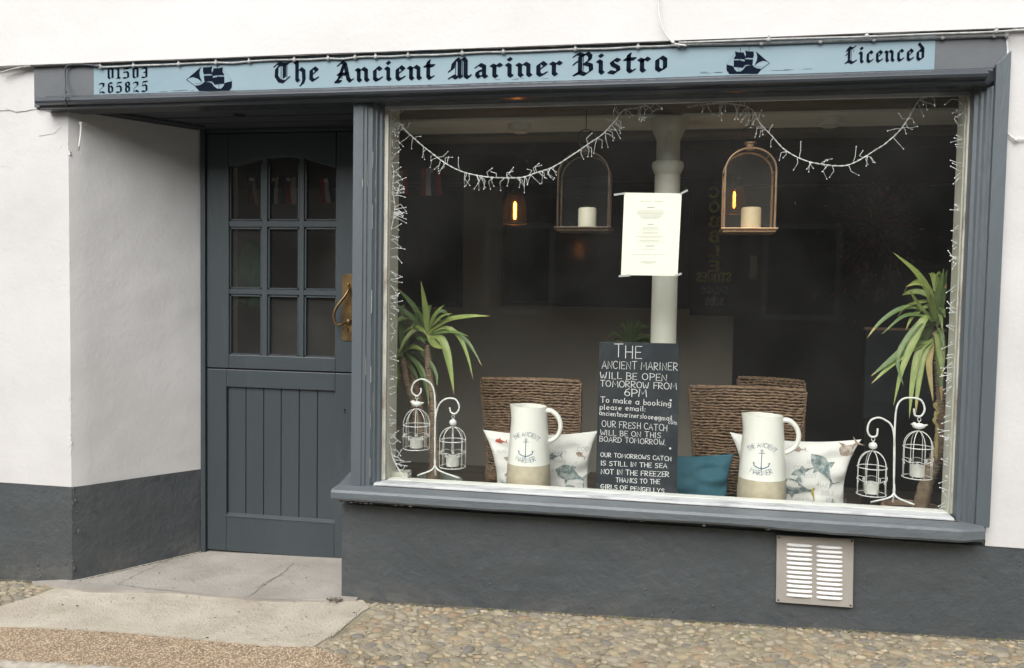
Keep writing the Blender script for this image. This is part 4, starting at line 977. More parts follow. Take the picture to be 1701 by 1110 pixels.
for (a, b, c_, d) in ((1021, 323.5, 1037, 321.5), (1131, 322, 1141, 316.5), (1029, 459, 1046, 457.5), (1122, 458, 1131, 455)):
    mb = MB(); strip2d([(a, b), (c_, d)], 3.2, lambda u, v: P(u, v, my - .0010), mb); mb.build('tape', M['tape'], MN, smooth=0, recalc=False)

# ---- chalkboard
by = .116
def BPX(px, py, y=by): return P(px, py, y)
q = [BPX(988.5, 845), BPX(1124, 852), BPX(1128.5, 571), BPX(995.5, 568)]
CB = root('chalkboard', (q[0] + q[1]) / 2, 'tall chalkboard with handwritten opening notice standing inside the window', 'chalkboard')
mb = MB(); mb.add(q + [p + Vector((0, .012, 0)) for p in q], [(0, 1, 2, 3), (7, 6, 5, 4), (0, 4, 5, 1), (1, 5, 6, 2), (2, 6, 7, 3), (3, 7, 4, 0)]); mb.build('slate_panel', M['chalkboard'], CB, smooth=0, bevel=.001)
def chalk(t, xa, ya, xb, yb, hpx, w=.62, jit=.18):
    # coordinates in crop [960,540,1160,840] scale 3.7
    c = lambda a, b: P(960 + a / 3.7, 540 + b / 3.7, by - .0012)
    p0, p1 = c(xa, ya), c(xb, yb); mb = MB(); stroke_text(t, line_map(p0, p1, hpx / 3.7 * 3.15 / 1350, text_width(t)), mb, w * .78, 1.0, jit * 1.5)
    mb.build('chalk_line', M['chalk'], CB, smooth=0, recalc=False)
for a in (('THE', 222, 197, 396, 207, 78, .40), ('ANCIENT MARINER', 146, 268, 612, 279, 46, .55), ('WILL BE OPEN', 136, 327, 548, 344, 40, .6), ('TOMORROW FROM', 138, 376, 604, 397, 38, .65), ('6PM', 282, 436, 422, 443, 45, .6),
          ('To make a booking', 140, 474, 574, 500, 34, .75), ('please email:', 134, 519, 414, 531, 32, .75), ('ancientmarinerslooe@gmail.', 132, 553, 588, 590, 30, .8), ('com', 556, 606, 606, 612, 26, .8),
          ('OUR FRESH CATCH', 148, 624, 550, 652, 38, .65), ('WILL BE ON THIS', 136, 676, 510, 694, 32, .7), ('BOARD TOMORROW.', 132, 715, 538, 738, 32, .7),
          ('OUR TOMORROWS CATCH', 138, 808, 574, 836, 26, .9), ('IS STILL IN THE SEA', 140, 862, 548, 880, 28, .9), ('NOT IN THE FREEZER', 140, 914, 560, 934, 30, .9), ('THANKS TO THE', 232, 966, 504, 978, 28, .9), ('GIRLS OF PENGELLYS', 140, 1004, 530, 1032, 26, .95)):
    chalk(*a)
for (a, b) in ((570, 463), (567, 759)): MB().ball(P(960 + a / 3.7, 540 + b / 3.7, by - .001), .004, 8, 6, 1, .3, 1).build('board_stud', M['chalk'], CB)

# ---- pitchers
def pitcher(cxp, y, basepx, topz_px, wb, wt, label, band):
    c = P(cxp, basepx, y); z0 = ZB; H = P(cxp, topz_px, y).z - z0; rb, rt = wb, wt; cx_ = c.x
    o = root('pitcher', (cx_, y, z0), label, 'jug', 'cream advertising pitchers in the window')
    zb = P(cxp, band, y).z - z0
    rad = lambda z: rb * (1 - .02 * (z / .05) if z < .02 else 1) * 1.0 if z < zb * .5 else lerp(rb, rt, ((z - zb * .5) / (H - zb * .5)) ** 1.1)
    n = 40; mb = MB(); N = 26
    def ring(z, inner=0):
        out = []
        for k in range(n):
            a = 2 * pi * k / n; rr = rad(z) - inner; x, yy = rr * math.cos(a), rr * math.sin(a)
            t = max(0, (z - H * .80) / (H * .20)); s_ = max(0, -math.cos(a)) ** 14
            x -= s_ * t ** 1.5 * .013
            zz = z + (t ** 3) * (.002 * s_ - .004 * (math.cos(a) + 1) / 2)
            out.append((cx_ + x, y + yy, z0 + zz))
        return out
    zs = [zb + (H - zb) * i / 22 for i in range(23)]; rings = [ring(z) for z in zs] + [ring(H, .004), ring(H - .01, .006), ring(H - .08, .008), ring(zb, .008)]
    vs = [v for q_ in rings for v in q_]; mb.add(vs, [(i * n + k, i * n + (k + 1) % n, (i + 1) * n + (k + 1) % n, (i + 1) * n + k) for i in range(len(rings) - 1) for k in range(n)])
    mb.build('pitcher_body', M['pitcher'], o, smooth=60, recalc=False)
    MB().lathe((cx_, y, z0), [(rb * .95, 0), (rb, .008), (rb, zb * .5), (rad(zb) + .0004, zb)], 40).build('pitcher_base', M['stoneware'], o)
    xr = cx_ + rt * .9; mb = MB(); hp = [Vector((xr - .004, y - .002, z0 + H * .945)), Vector((xr + .028, y - .004, z0 + H * .945)), Vector((xr + .056, y - .005, z0 + H * .88)), Vector((xr + .066, y - .006, z0 + H * .78)), Vector((xr + .055, y - .005, z0 + H * .68)), Vector((xr + .028, y - .004, z0 + H * .62)), Vector((xr + .004, y - .002, z0 + H * .60))]
    sp_ = spline(hp, 6); mb.tube(sp_, [.011 - .003 * i / len(sp_) for i in range(len(sp_))], 10); mb.build('pitcher_handle', M['pitcher'], o, smooth=180)
    # print
    view = math.atan2(CAMLOC.y - y, 0 - cx_) + .12   # the printed side faces the street, turned a little left
    view = -pi / 2 + (math.atan2(CAMLOC.y - y, CAMLOC.x - cx_) + pi / 2) * .55 - .10
    def on(s_, z):   # s_ metres round the jug from print centre, z metres up
        rr = rad(z) + .0009; a = view + s_ / rr; return Vector((cx_ + rr * math.cos(a), y + rr * math.sin(a), z0 + z))
    u = H; mb = MB()
    def arctext(t, zc_, R, h_, up):
        W_ = text_width(t, .8); k_ = h_ / 6; kx = (.108 if up else .090) / W_
        def fn(x, yv):
            th = (x - W_ / 2) * kx / R
            if up: return on((R + yv * k_) * math.sin(th), zc_ - R + (R + yv * k_) * math.cos(th))
            return on((R - yv * k_) * math.sin(th), zc_ + R - (R - yv * k_) * math.cos(th))
        stroke_text(t, fn, mb, .62, .8)
    arctext('THE ANCIENT', u * .69, .066, .0175, True); arctext('MARINER', u * .405, .10, .0185, False)
    za, zt = u * .475, u * .665
    strip2d([(0, za + .006), (.001, zt - .008)], .0028, on, mb)
    strip2d([(-.010, zt - .014), (.011, zt - .013)], .0020, on, mb)
    strip2d(arc(.001, zt - .004, .0042, .0042, 0, 360, 10), .0018, on, mb)
    strip2d([(-.030, za + .020), (-.026, za + .008), (-.013, za + .0015), (0, za - .001), (.013, za + .002), (.026, za + .009), (.031, za + .021)], .0034, on, mb)
    strip2d([(-.030, za + .020), (-.023, za + .017)], .0016, on, mb); strip2d([(.031, za + .021), (.024, za + .019)], .0016, on, mb)
    strip2d([(0, za - .006), (0, za + .006)], .0035, on, mb)
    mb.build('pitcher_print', M['printblue'], o, smooth=0, recalc=False)
    return o
pitcher(877.5, .215, 812, 673, .0905, .0700, 'cream printed pitcher left of the chalkboard', 768)
pitcher(1264, .215, 842, 688, .0925, .0720, 'cream printed pitcher right of the chalkboard', 792)

# ---- cushions
def cushion(name, label, TL, TR, BR_, BL_, y, T, m, bow=(.10, .13), tilt=.06):
    """corner pixels -> a plump cushion standing in the window at depth y"""
    c4 = [P(*TL, y + tilt), P(*TR, y + tilt), P(*BR_, y), P(*BL_, y)]
    cen = sum(c4, Vector()) / 4
    def pt(u, v, off=0.0):      # u,v in [-1,1], v=1 top
        uu = u * (1 - bow[0] * (1 - v * v) * abs(u)); vv = v * (1 - bow[1] * (1 - u * u) * abs(v))
        s_, t_ = (uu + 1) / 2, (vv + 1) / 2
        p = c4[3].lerp(c4[2], s_).lerp(c4[0].lerp(c4[1], s_), t_)
        th = T * (max(0, (1 - u * u) * (1 - v * v))) ** .5
        th += noise.noise(Vector((u * 3 + y * 9, v * 3, 0))) * .017 * min(1, th / T * 3)
        # puckers running in from the corners
        th += .004 * math.sin((u + v) * 9 + 2 * u) * min(1, th / T * 4) * (abs(u) * abs(v))
        return p, th
    def front(u, v, off=0.0): p, th = pt(u, v); return p + Vector((0, -th - off, 0))
    def back(u, v): p, th = pt(u, v); return p + Vector((0, th * .8, 0))
    nrm = MB(); g = lambda t: math.sin((t - .5) * pi)
    nrm.grid(lambda a, b: front(g(a), g(b)), 36, 30); nrm.grid(lambda a, b: back(g(a), g(b)), 20, 16)
    o = root('cushion', cen, label, 'cushion'); nrm.build('cushion_cover', m, o, smooth=180)
    return o, front
def fish(o, fr, u0, v0, ang, L_, W_, m, tail=None):
    mb = MB(); n = 12; ca, sa = math.cos(ang), math.sin(ang); vs = []
    prof = [.05, .45, .75, .95, 1, .98, .9, .76, .58, .4, .24, .16, .14]
    fn = lambda x, y_: fr(u0 + ca * x - sa * y_, v0 + (sa * x + ca * y_) * 1.25, .0018)
    for i in range(n + 1):
        x = L_ * (i / n - .5) ; w_ = W_ * prof[i]; vs += [fn(x, w_), fn(x, 0), fn(x, -w_ * .8)]
    mb.add(vs, [(i * 3 + k, i * 3 + 3 + k, i * 3 + 4 + k, i * 3 + 1 + k) for i in range(n) for k in range(2)])
    a = L_ * .5; mb2 = MB(); mb2.add([fn(a - .01, 0), fn(a + L_ * .20, W_ * 1.2), fn(a + L_ * .09, 0), fn(a + L_ * .20, -W_ * 1.2)], [(0, 2, 1), (0, 3, 2)])
    mb.add([fn(-L_ * .05, W_ * .9), fn(L_ * .06, W_ * 1.7), fn(L_ * .15, W_ * .8)], [(0, 1, 2)]); mb.add([fn(-L_ * .1, -W_ * .7), fn(L_ * .02, -W_ * 1.4), fn(L_ * .04, -W_ * .7)], [(0, 1, 2)])
    if not tail: mb.add(mb2.v, mb2.f)
    mb.build('fish_print', m, o, smooth=0, recalc=False)
    if tail: mb2.build('fish_print', tail, o, smooth=0, recalc=False)
def words(o, fr, lst):
    mb = MB()
    for (t, u, v, h_, w_) in lst:
        k_ = h_ / 6; stroke_text(t, lambda x, yv: fr(u + x * k_ * w_, v + yv * k_ * 1.1, .0012), mb, .7, 1.6)
    mb.build('word_print', M['word'], o, smooth=0, recalc=False, kind='stuff')
o1, f1 = cushion('cushion', 'white fish print cushion behind the left pitcher', (802, 714), (993, 716), (978, 834), (826, 824), .365, .050, M['canvas'])
fish(o1, f1, .60, -.20, -.35, .60, .20, M['fish_grey']); fish(o1, f1, .66, -.72, -.9, .40, .13, M['fish_grey']); fish(o1, f1, -.72, .72, .1, .22, .06, M['fish_red']); fish(o1, f1, -.60, .12, -.5, .3, .07, M['fish_brown']); fish(o1, f1, -.68, -.3, .3, .2, .05, M['fish_grey'])
fish(o1, f1, .25, .30, .2, .30, .07, M['fish_grey']); fish(o1, f1, .80, .35, -.5, .22, .05, M['fish_brown']); fish(o1, f1, -.80, -.65, .9, .28, .08, M['fish_grey'])
words(o1, f1, [('COD', .72, .45, .11, .8), ('HAKE', .30, .12, .09, .8), ('BASS', .28, .38, .09, .8), ('BREAM', .18, -.15, .09, .8), ('EEL', .30, -.55, .08, .8), ('SKATE', -.85, .35, .07, .7)])
o2, f2 = cushion('cushion', 'white fish print cushion behind the right pitcher with a brown corner', (1212, 718), (1431, 730), (1404, 860), (1226, 852), .365, .055, M['canvas'], bow=(.14, .14))
fish(o2, f2, .46, .30, -.95, .72, .15, M['fish_grey']); fish(o2, f2, .12, .18, .4, .40, .07, M['fish_grey']); fish(o2, f2, .00, -.26, -.15, .60, .19, M['fish_grey'], M['fish_yel']); fish(o2, f2, .74, -.78, .15, .50, .14, M['fish_grey']); fish(o2, f2, .86, .76, .9, .30, .16, M['fish_brown']); fish(o2, f2, .05, .78, .1, .18, .05, M['fish_brown']); fish(o2, f2, -.80, .70, -.9, .2, .06, M['fish_grey'])
words(o2, f2, [('SEA BASS', .18, .40, .08, .6), ('TROUT', .10, .02, .09, .7), ('COD', -.02, .22, .09, .7), ('HAKE', .42, -.22, .10, .8), ('SOLE', .50, -.42, .10, .8), ('DAB', -.02, -.10, .09, .7), ('MONKFISH'.replace('KF', 'K F'), .02, -.62, .08, .6), ('BRILL', .60, -.60, .09, .7), ('SKATE', .2, -.88, .08, .7), ('LING', -.05, -.82, .08, .7)])
o3, f3 = cushion('cushion', 'plain teal blue cushion between the chalkboard and the right pitcher', (1030, 754), (1219, 754), (1210, 850), (1040, 838), .375, .050, M['teal'], bow=(.07, .10))

# ---- wicker chairs
def chair(label, TL, TR, BR_, BL_, y, m, seed=0):
    c4 = [P(*TL, y), P(*TR, y), P(*BR_, y - .03), P(*BL_, y - .03)]; ztop_ = (c4[0].z + c4[1].z) / 2
    x0 = (c4[0].x + c4[3].x) / 2; x1 = (c4[1].x + c4[2].x) / 2
    o = root('wicker_chair', ((x0 + x1) / 2, y + .2, 0), label, 'chair', 'brown woven wicker chairs backing onto the window')
    zl = .40; nrow = int((ztop_ - zl) / .0122)
    def face(t, z, off=0):
        s_ = (z - zl) / (ztop_ - zl); xa = lerp(c4[3].x, c4[0].x, min(1, max(0, (z - c4[3].z) / (c4[0].z - c4[3].z)))); xb = lerp(c4[2].x, c4[1].x, min(1, max(0, (z - c4[2].z) / (c4[1].z - c4[2].z))))
        zz = z + (c4[1].z - c4[0].z) * (t - .5) * s_ - (.008 * (2 * t - 1) ** 2 * s_)
        return Vector((lerp(xa, xb, t), y - .03 + .03 * s_ + .030 * (2 * t - 1) ** 2 + off, zz))
    rg = random.Random(seed); mb = MB(); n = 56
    for rrow in range(nrow + 1):
        z = lerp(zl, ztop_, rrow / nrow); ph = rg.uniform(0, 6.28); fq_ = rg.uniform(60, 82); pts = []
        for i in range(n + 1):
            t = i / n; pts.append(face(t, z + .0016 * math.sin(t * fq_ + ph * 1.7) + noise.noise(Vector((t * 5, rrow * .37, seed))) * .005, .0030 * math.sin(t * fq_ + ph)))
        mb.tube(pts, [.0052 + .0009 * math.sin(i * 2.3 + ph) for i in range(n + 1)], 5)
    # rolled sides and top
    for t in (0, 1):
        for k in range(3):
            mb.tube([face(t, z_, .004 + .012 * k) + Vector(((-1 if t == 0 else 1) * .002, 0, 0)) for z_ in [lerp(zl, ztop_ - .004, i / 40) for i in range(41)]], [.0065 + .0016 * math.sin(i * 2.9 + k) for i in range(41)], 6)
    for k in range(4): mb.tube([face(i / 40, ztop_, .006 * k + .003) + Vector((0, 0, .004 * math.sin(k * 1.3))) for i in range(41)], [.0065 + .0015 * math.sin(i * 2.1 + k) for i in range(41)], 6)
    mb.build('woven_backrest', m, o, smooth=180)
    mb = MB(); mb.grid(lambda a, b: face(a, lerp(zl, ztop_ - .004, b), .006), 12, 8); mb.grid(lambda a, b: face(a, lerp(zl, ztop_ - .004, b), .045), 12, 8); mb.build('backrest_core', M['wicker2'], o)
    MB().box(x0, x1, y - .01, y + .42, .38, .46).build('seat', m, o, smooth=0, bevel=.02)
    for (lx, ly) in ((x0 + .02, y), (x1 - .05, y), (x0 + .02, y + .38), (x1 - .05, y + .38)): MB().box(lx, lx + .03, ly, ly + .03, 0, .38).build('leg', M['wicker2'], o, smooth=0)
    return o
chair('woven wicker chair back behind the left pitcher', (797, 629), (963, 633), (958, 815), (812, 805), .60, M['wicker'], 1)
chair('woven wicker chair back behind the right pitcher', (1147, 642), (1341, 648), (1322, 835), (1158, 825), .60, M['wicker'], 2)
chair('darker wicker chair standing behind the right wicker chair', (1228, 627), (1338, 634), (1335, 800), (1235, 790), .95, M['wicker'], 3)

# ---- candle stands with bird cages
def stand(label, stem, hook1, hook2, feet, cages, y, stem2):
    rootp = P(*feet[0], y); o = root('candle_stand', (rootp.x, y, .50), label, 'candle holder', 'white wire candle stands in the window')
    T3 = lambda pl, yy=None: [P(a, b, y if yy is None else yy) for a, b in pl]
    MB().tube(spline(T3(stem + hook1), 6), .0036, 8).build('stem', M['cage'], o, smooth=180)
    MB().tube(spline(T3(stem2 + hook2), 6), .0036, 8).build('stem', M['cage'], o, smooth=180)
    for ft in feet:
        a = P(*stem[0], y); b_ = P(*ft, y - .01); b_.z = .504; mid = a.lerp(b_, .5); mid.x += (a.x - b_.x) * .28; MB().tube(spline([a + Vector((0, 0, .03)), a, mid, b_], 6), .0036, 8).build('foot', M['cage'], o, smooth=180)
    bk = P(*stem[0], y); MB().tube(spline([bk, bk + Vector((0, .006, -.02)), Vector((bk.x, y + .012, .504))], 6), .0036, 8).build('foot', M['cage'], o, smooth=180)
    for (cxp, hookp, eggp, domep, midp, botp, wpx, bird) in cages:
        c = P(cxp, botp, y); R_ = (P(cxp + wpx / 2, botp, y) - P(cxp - wpx / 2, botp, y)).length / 2; cx_ = c.x
        zb, zm, zd, ze, zh = c.z, P(cxp, midp, y).z, P(cxp, domep, y).z, P(cxp, eggp, y).z, P(cxp, hookp, y).z
        mb = MB()
        for zz in (zb, zm): mb.tube([(cx_ + R_ * math.cos(t), y + R_ * math.sin(t), zz) for t in [2 * pi * i / 24 for i in range(25)]], .0017, 6)
        for k in range(8):
            a = 2 * pi * k / 8 + .2; pl = [Vector((cx_ + R_ * math.cos(a), y + R_ * math.sin(a), zb)), Vector((cx_ + R_ * math.cos(a), y + R_ * math.sin(a), zm))]
            for i in range(1, 8):
                t = i / 7 * pi / 2; pl.append(Vector((cx_ + R_ * math.cos(t) * math.cos(a), y + R_ * math.cos(t) * math.sin(a), zm + (zd - zm) * math.sin(t))))
            mb.tube(pl, .0014, 5)
        cg = mb.build('bird_cage', M['cage'], o, smooth=180)
        mb = MB(); zz = lerp(zb, zm, .55)
        for k in range(6):
            a = -pi / 2 + (k - 2.5) * .52
            for sgn in (-1, 1):
                pl = [(cx_ + (R_ + .001) * math.cos(a + sgn * .10 * math.sin(t) * (1 - t / 14)), y + (R_ + .001) * math.sin(a + sgn * .10 * math.sin(t) * (1 - t / 14)), zz + sgn * .0065 + .0075 * math.cos(t) * (1 - t / 9)) for t in [i * .55 for i in range(13)]]
                if k % 2 == (sgn > 0): mb.tube(pl, .0014, 5)
        mb.tube([(cx_ + R_ * math.cos(a_), y + R_ * math.sin(a_), zz + .003 * math.sin(a_ * 6)) for a_ in [2 * pi * i / 36 for i in range(37)]], .0013, 5)
        mb.build('scroll_band', M['cage'], cg, smooth=180)
        mb = MB()
        if bird:
            mb.ball((cx_, y, ze), .0150, 12, 8, 1.5, .85, .75); mb.ball((cx_ - .016, y, ze + .006), .0085, 10, 6); mb.tube([(cx_ + .016, y, ze + .002), (cx_ + .030, y, ze + .006)], [.006, .002], 6); mb.tube([(cx_ - .023, y, ze + .007), (cx_ - .029, y, ze + .006)], [.003, .0005], 6)
        else: mb.ball((cx_, y, ze), .0155, 14, 8, 1, .9, .9)
        mb.tube([(cx_, y, zd), (cx_, y, zh - .012)], .0015, 5); mb.tube([(cx_, y + .0075 * math.cos(t), zh - .007 + .0075 * math.sin(t)) if False else (cx_ + .006 * math.cos(t), y, zh - .006 + .007 * math.sin(t)) for t in [2 * pi * i / 12 for i in range(13)]], .0013, 5)
        mb.build('bird_figure' if bird else 'knob', M['cage'], cg, smooth=180)
        MB().lathe((cx_, y, zb + .001), [(R_ * .52, 0), (R_ * .55, .002), (R_ * .60, (zm - zb) * .62)], 18).build('glass_jar', M['glass_clear'], cg)
        MB().lathe((cx_, y, zb + .003), [(R_ * .48, 0), (R_ * .50, (zm - zb) * .36)], 18).build('candle', M['white_gloss'], cg)
sy_ = .135
stand('white wire stand with two caged candles at the left of the window', [(722.5, 772), (722.5, 740), (723, 690), (722, 656)], [(716, 638), (701, 630), (688, 636), (684, 650), (692, 658), (699, 652), (699, 645)], [(744, 662), (757, 664), (763, 677), (757, 687), (749, 685), (747, 677)],
      [(693, 799), (763, 804)], [(691.5, 658, 671, 679, 706, 744.5, 42, True), (751.5, 690, 702, 709, 731.5, 775, 42, False)], sy_, [(722.5, 760), (723, 700), (728, 676), (734, 667)])
stand('white wire stand with two caged candles at the right of the window', [(1485, 818), (1485, 780), (1486, 722), (1489, 680)], [(1498, 664), (1514, 661), (1530, 665), (1536, 680), (1530, 691), (1520, 690), (1518, 679)], [(1474, 700), (1460, 694), (1446, 699), (1441, 714), (1446, 725), (1456, 724), (1458, 712)],
      [(1446, 851), (1518, 858)], [(1447, 727, 740.5, 749, 776, 820.5, 49, False), (1523, 694, 708, 716, 742.5, 792.5, 49, True)], sy_, [(1485, 800), (1486, 740), (1484, 716), (1480, 706)])

# ---- yucca plants
def leaf(pl, y0_, y1_, w, m, parent, fold=.35, twist=0.0):
    n = 12; pts2 = spline([Vector((a, b, 0)) for a, b in pl], max(3, 12 // (len(pl) - 1))); m_ = len(pts2); pts = [P(p.x, p.y, lerp(y0_, y1_, i / (m_ - 1))) for i, p in enumerate(pts2)]
    for p in pts:      # leaves stay inside the bay: bent aside by its cheeks and the glass
        p.x = min(max(p.x, -1.145), 1.06 if p.y > .14 else 1.02); p.y = max(p.y, .09)
    L_, C_, R_ = [], [], []
    for i, p in enumerate(pts):
        t = i / (m_ - 1); tg = (pts[min(i + 1, m_ - 1)] - pts[max(i - 1, 0)]).normalized(); view = (CAMLOC - p).normalized(); view = (view + Vector((0, 0, .6))).normalized()
        side = tg.cross(view).normalized(); nr = side.cross(tg).normalized(); a = twist * t
        side = side * math.cos(a) + nr * math.sin(a); nr = side.cross(tg)
        ww = w * .74 * (.45 + .55 * min(1, t / .3)) * (1 - max(0, (t - .45) / .55) ** 1.6) * .5 + .0004
        L_.append(p + side * ww + nr * ww * fold); R_.append(p - side * ww + nr * ww * fold); C_.append(p)
    mb = MB(); mb.add(L_ + C_ + R_, [(i, i + 1, m_ + i + 1, m_ + i) for i in range(m_ - 1)] + [(m_ + i, m_ + i + 1, 2 * m_ + i + 1, 2 * m_ + i) for i in range(m_ - 1)])
    o = mb.build('leaf', [m, M['leafdry']], parent, smooth=180, recalc=False)
    if random.random() < .6:
        for k_, pg in enumerate(o.data.polygons):
            if k_ % (m_ - 1) >= m_ - 1 - random.choice((1, 1, 2)): pg.material_index = 1
    return o
def trunk(pl, y, r0, r1, parent, scar=(0, 1)):
    sp_ = spline([P(a, b, y) for a, b in pl], 8); n = len(sp_); mb = MB(); sc = MB()
    mb.tube(sp_, [lerp(r0, r1, i / (n - 1)) * (1 + .07 * math.sin(i * 2.2)) for i in range(n)], 12)
    tr = mb.build('trunk', M['trunk'], parent, smooth=180)
    L_ = sum((sp_[i + 1] - sp_[i]).length for i in range(n - 1)); k = int(L_ * (scar[1] - scar[0]) / .0105)
    for j in range(k):
        t = scar[0] + (scar[1] - scar[0]) * j / k; f = t * (n - 1); i = min(int(f), n - 2); p = sp_[i].lerp(sp_[i + 1], f - i); r = lerp(r0, r1, t) * 1.04
        tilt = random.uniform(-.25, .25); ph = random.uniform(0, 6)
        sc.tube([p + Vector((r * math.cos(a), r * math.sin(a), .003 * math.sin(a + ph) + tilt * r * math.cos(a))) for a in [2 * pi * q_ / 14 for q_ in range(15)]], [random.uniform(.0012, .0030) for _ in range(15)], 5)
    sc.build('leaf_scars', M['trunkscar'], tr, smooth=180)
def fillers(cx_, cy_, y, n, parent, rmin, rmax, m, seed, a0=20, a1=340, up=90):
    rg = random.Random(seed)
    for i in range(n):
        a = math.radians(up + rg.uniform(-150, 150)); L_ = rg.uniform(rmin, rmax); ex, ey = math.cos(a) * L_, -math.sin(a) * L_
        droop = rg.uniform(.1, .5) * L_; yy = y + rg.uniform(-.12, .18)
        leaf([(cx_, cy_), (cx_ + ex * .45, cy_ + ey * .6 - 2), (cx_ + ex * .8, cy_ + ey * .85 + droop * .3), (cx_ + ex, cy_ + ey + droop)], y, yy, rg.uniform(.018, .03), m, parent, twist=rg.uniform(-.6, .6))
y_ = .36
q = P(728, 800, y_); Y1 = root('yucca_plant', (q.x, y_, 0), 'potted yucca with two leafy heads at the left of the window', 'plant', 'potted yuccas in the window')
S1 = lambda *p: [(600 + a / 2.775, 440 + b / 2.775) for a, b in p]
for pl, w, m in ((((305, 320), (295, 200), (275, 75)), .034, 'leaf'), (((310, 310), (400, 255), (500, 238), (592, 236)), .030, 'leaf'), (((310, 300), (340, 230), (385, 182)), .020, 'leaf'), (((310, 300), (370, 240), (420, 225)), .018, 'leaf'),
                 (((310, 315), (390, 290), (450, 330), (490, 420), (516, 528)), .026, 'leaf'), (((320, 310), (400, 300), (480, 345), (520, 400), (556, 466)), .022, 'leafd'), (((310, 330), (370, 345), (405, 450), (428, 598)), .046, 'leaf'),
                 (((300, 300), (240, 190), (155, 98)), .030, 'leafd'), (((295, 290), (210, 225), (100, 148)), .034, 'leafd'), (((300, 300), (230, 245), (170, 255), (118, 318)), .028, 'leaf'), (((305, 320), (340, 370), (378, 388)), .040, 'leaf'),
                 (((305, 315), (250, 300), (200, 350), (170, 420)), .024, 'leaf'), (((310, 320), (420, 310), (498, 330)), .02, 'leafd'), (((310, 300), (270, 230), (240, 210)), .026, 'leafd')):
    leaf(S1(*pl), y_, y_ - .08, w, M[m], Y1)
for pl, w, m in ((((190, 400), (150, 280), (95, 200)), .034, 'leafd'), (((190, 400), (130, 290), (95, 240)), .026, 'leafd'), (((190, 410), (130, 370), (95, 400), (92, 500)), .026, 'leaf'), (((185, 410), (165, 520), (140, 640), (118, 735)), .042, 'leaf'), (((185, 410), (150, 480), (135, 560), (130, 700)), .030, 'leaf'),
                 (((195, 400), (260, 460), (300, 560), (312, 650)), .030, 'leafd'), (((195, 400), (270, 400), (340, 490), (350, 560)), .026, 'leafd'), (((195, 400), (240, 380), (292, 395)), .032, 'leaf'), (((190, 400), (185, 320), (170, 230)), .032, 'leafd'), (((195, 400), (230, 310), (250, 250)), .028, 'leafd'),
                 (((190, 400), (110, 420), (92, 500)), .02, 'leafd'), (((190, 420), (160, 420), (110, 440)), .022, 'leaf'), (((200, 420), (280, 480), (310, 600)), .02, 'leafd')):
    leaf(S1(*pl), y_ + .03, y_ - .04, w, M[m], Y1)
fillers(668, 580, y_ + .05, 16, Y1, 30, 66, M['leafd'], 5); fillers(709, 548, y_ + .04, 12, Y1, 30, 60, M['leafd'], 6); fillers(662, 560, y_ + .01, 9, Y1, 35, 75, M['leaf'], 15)
trunk(S1((330, 985), (340, 900), (325, 760), (330, 640), (312, 500), (304, 370)), y_, .030, .0125, Y1, (.25, 1)); trunk(S1((300, 830), (262, 740), (235, 620), (205, 520), (190, 430)), y_ + .01, .024, .013, Y1, (.05, 1)); trunk(S1((275, 720), (262, 600), (235, 500), (210, 430)), y_ + .05, .02, .012, Y1, (.0, 1))
q = P(729, 796, y_); MB().lathe((q.x, y_, 0), [(.085, 0), (.095, q.z * .5), (.104, q.z), (.097, q.z + .003), (.094, q.z - .01), (.094, q.z - .03)], 28).build('pot', M['potg'], Y1); MB().lathe((q.x, y_, q.z - .035), [(.093, 0), (.04, .006), (.001, .008)], 20).build('soil', M['soil'], Y1)
y_ = .33
q = P(1545, 842, y_); Y2 = root('yucca_plant', (q.x, y_, 0), 'potted yucca with one drooping head at the right of the window', 'plant', 'potted yuccas in the window')
S2 = lambda *p: [(1370 + a / 2.2214, 380 + b / 2.2214) for a, b in p]
for pl, w, m in ((((405, 330), (385, 240), (335, 160), (250, 86)), .036, 'leaf'), (((405, 300), (380, 220), (340, 205), (300, 214)), .022, 'leaf'), (((400, 330), (340, 290), (270, 300), (200, 350), (156, 404)), .026, 'leafd'), (((385, 330), (345, 280), (325, 250), (312, 226)), .020, 'leaf'),
                 (((400, 340), (370, 330), (335, 400), (285, 520), (254, 652)), .040, 'leaf'), (((390, 420), (320, 430), (240, 490), (170, 545)), .038, 'leafd'), (((390, 420), (330, 440), (250, 500), (172, 572)), .034, 'leaf'), (((400, 410), (350, 450), (325, 560), (312, 700)), .034, 'leaf'),
                 (((402, 410), (365, 470), (345, 580), (335, 690)), .030, 'leaf'), (((410, 380), (450, 400), (468, 470), (455, 560)), .046, 'leaf'), (((405, 340), (420, 240), (440, 145)), .036, 'leafd'), (((410, 340), (455, 260), (500, 200)), .03, 'leafd'), (((405, 340), (440, 220), (470, 150)), .03, 'leafd'),
                 (((410, 400), (440, 480), (470, 640)), .036, 'leafd'), (((400, 420), (385, 500), (400, 640)), .030, 'leafdry'), (((400, 330), (300, 320), (210, 390)), .02, 'leafd'), (((400, 340), (350, 350), (270, 470), (290, 580)), .03, 'leafd'), (((415, 360), (480, 300), (515, 330)), .026, 'leafd'), (((415, 370), (480, 380), (505, 470)), .026, 'leafd'), (((408, 340), (395, 280), (388, 235)), .03, 'leaf')):
    leaf(S2(*pl), y_, y_ - .08, w, M[m], Y2)
fillers(1552, 535, y_ + .05, 16, Y2, 35, 75, M['leafd'], 8); fillers(1556, 500, y_ + .02, 14, Y2, 35, 80, M['leaf'], 18)
trunk(S2((350, 1045), (375, 940), (405, 860), (428, 780), (432, 660), (422, 520), (410, 380)), y_, .030, .013, Y2, (.22, 1))
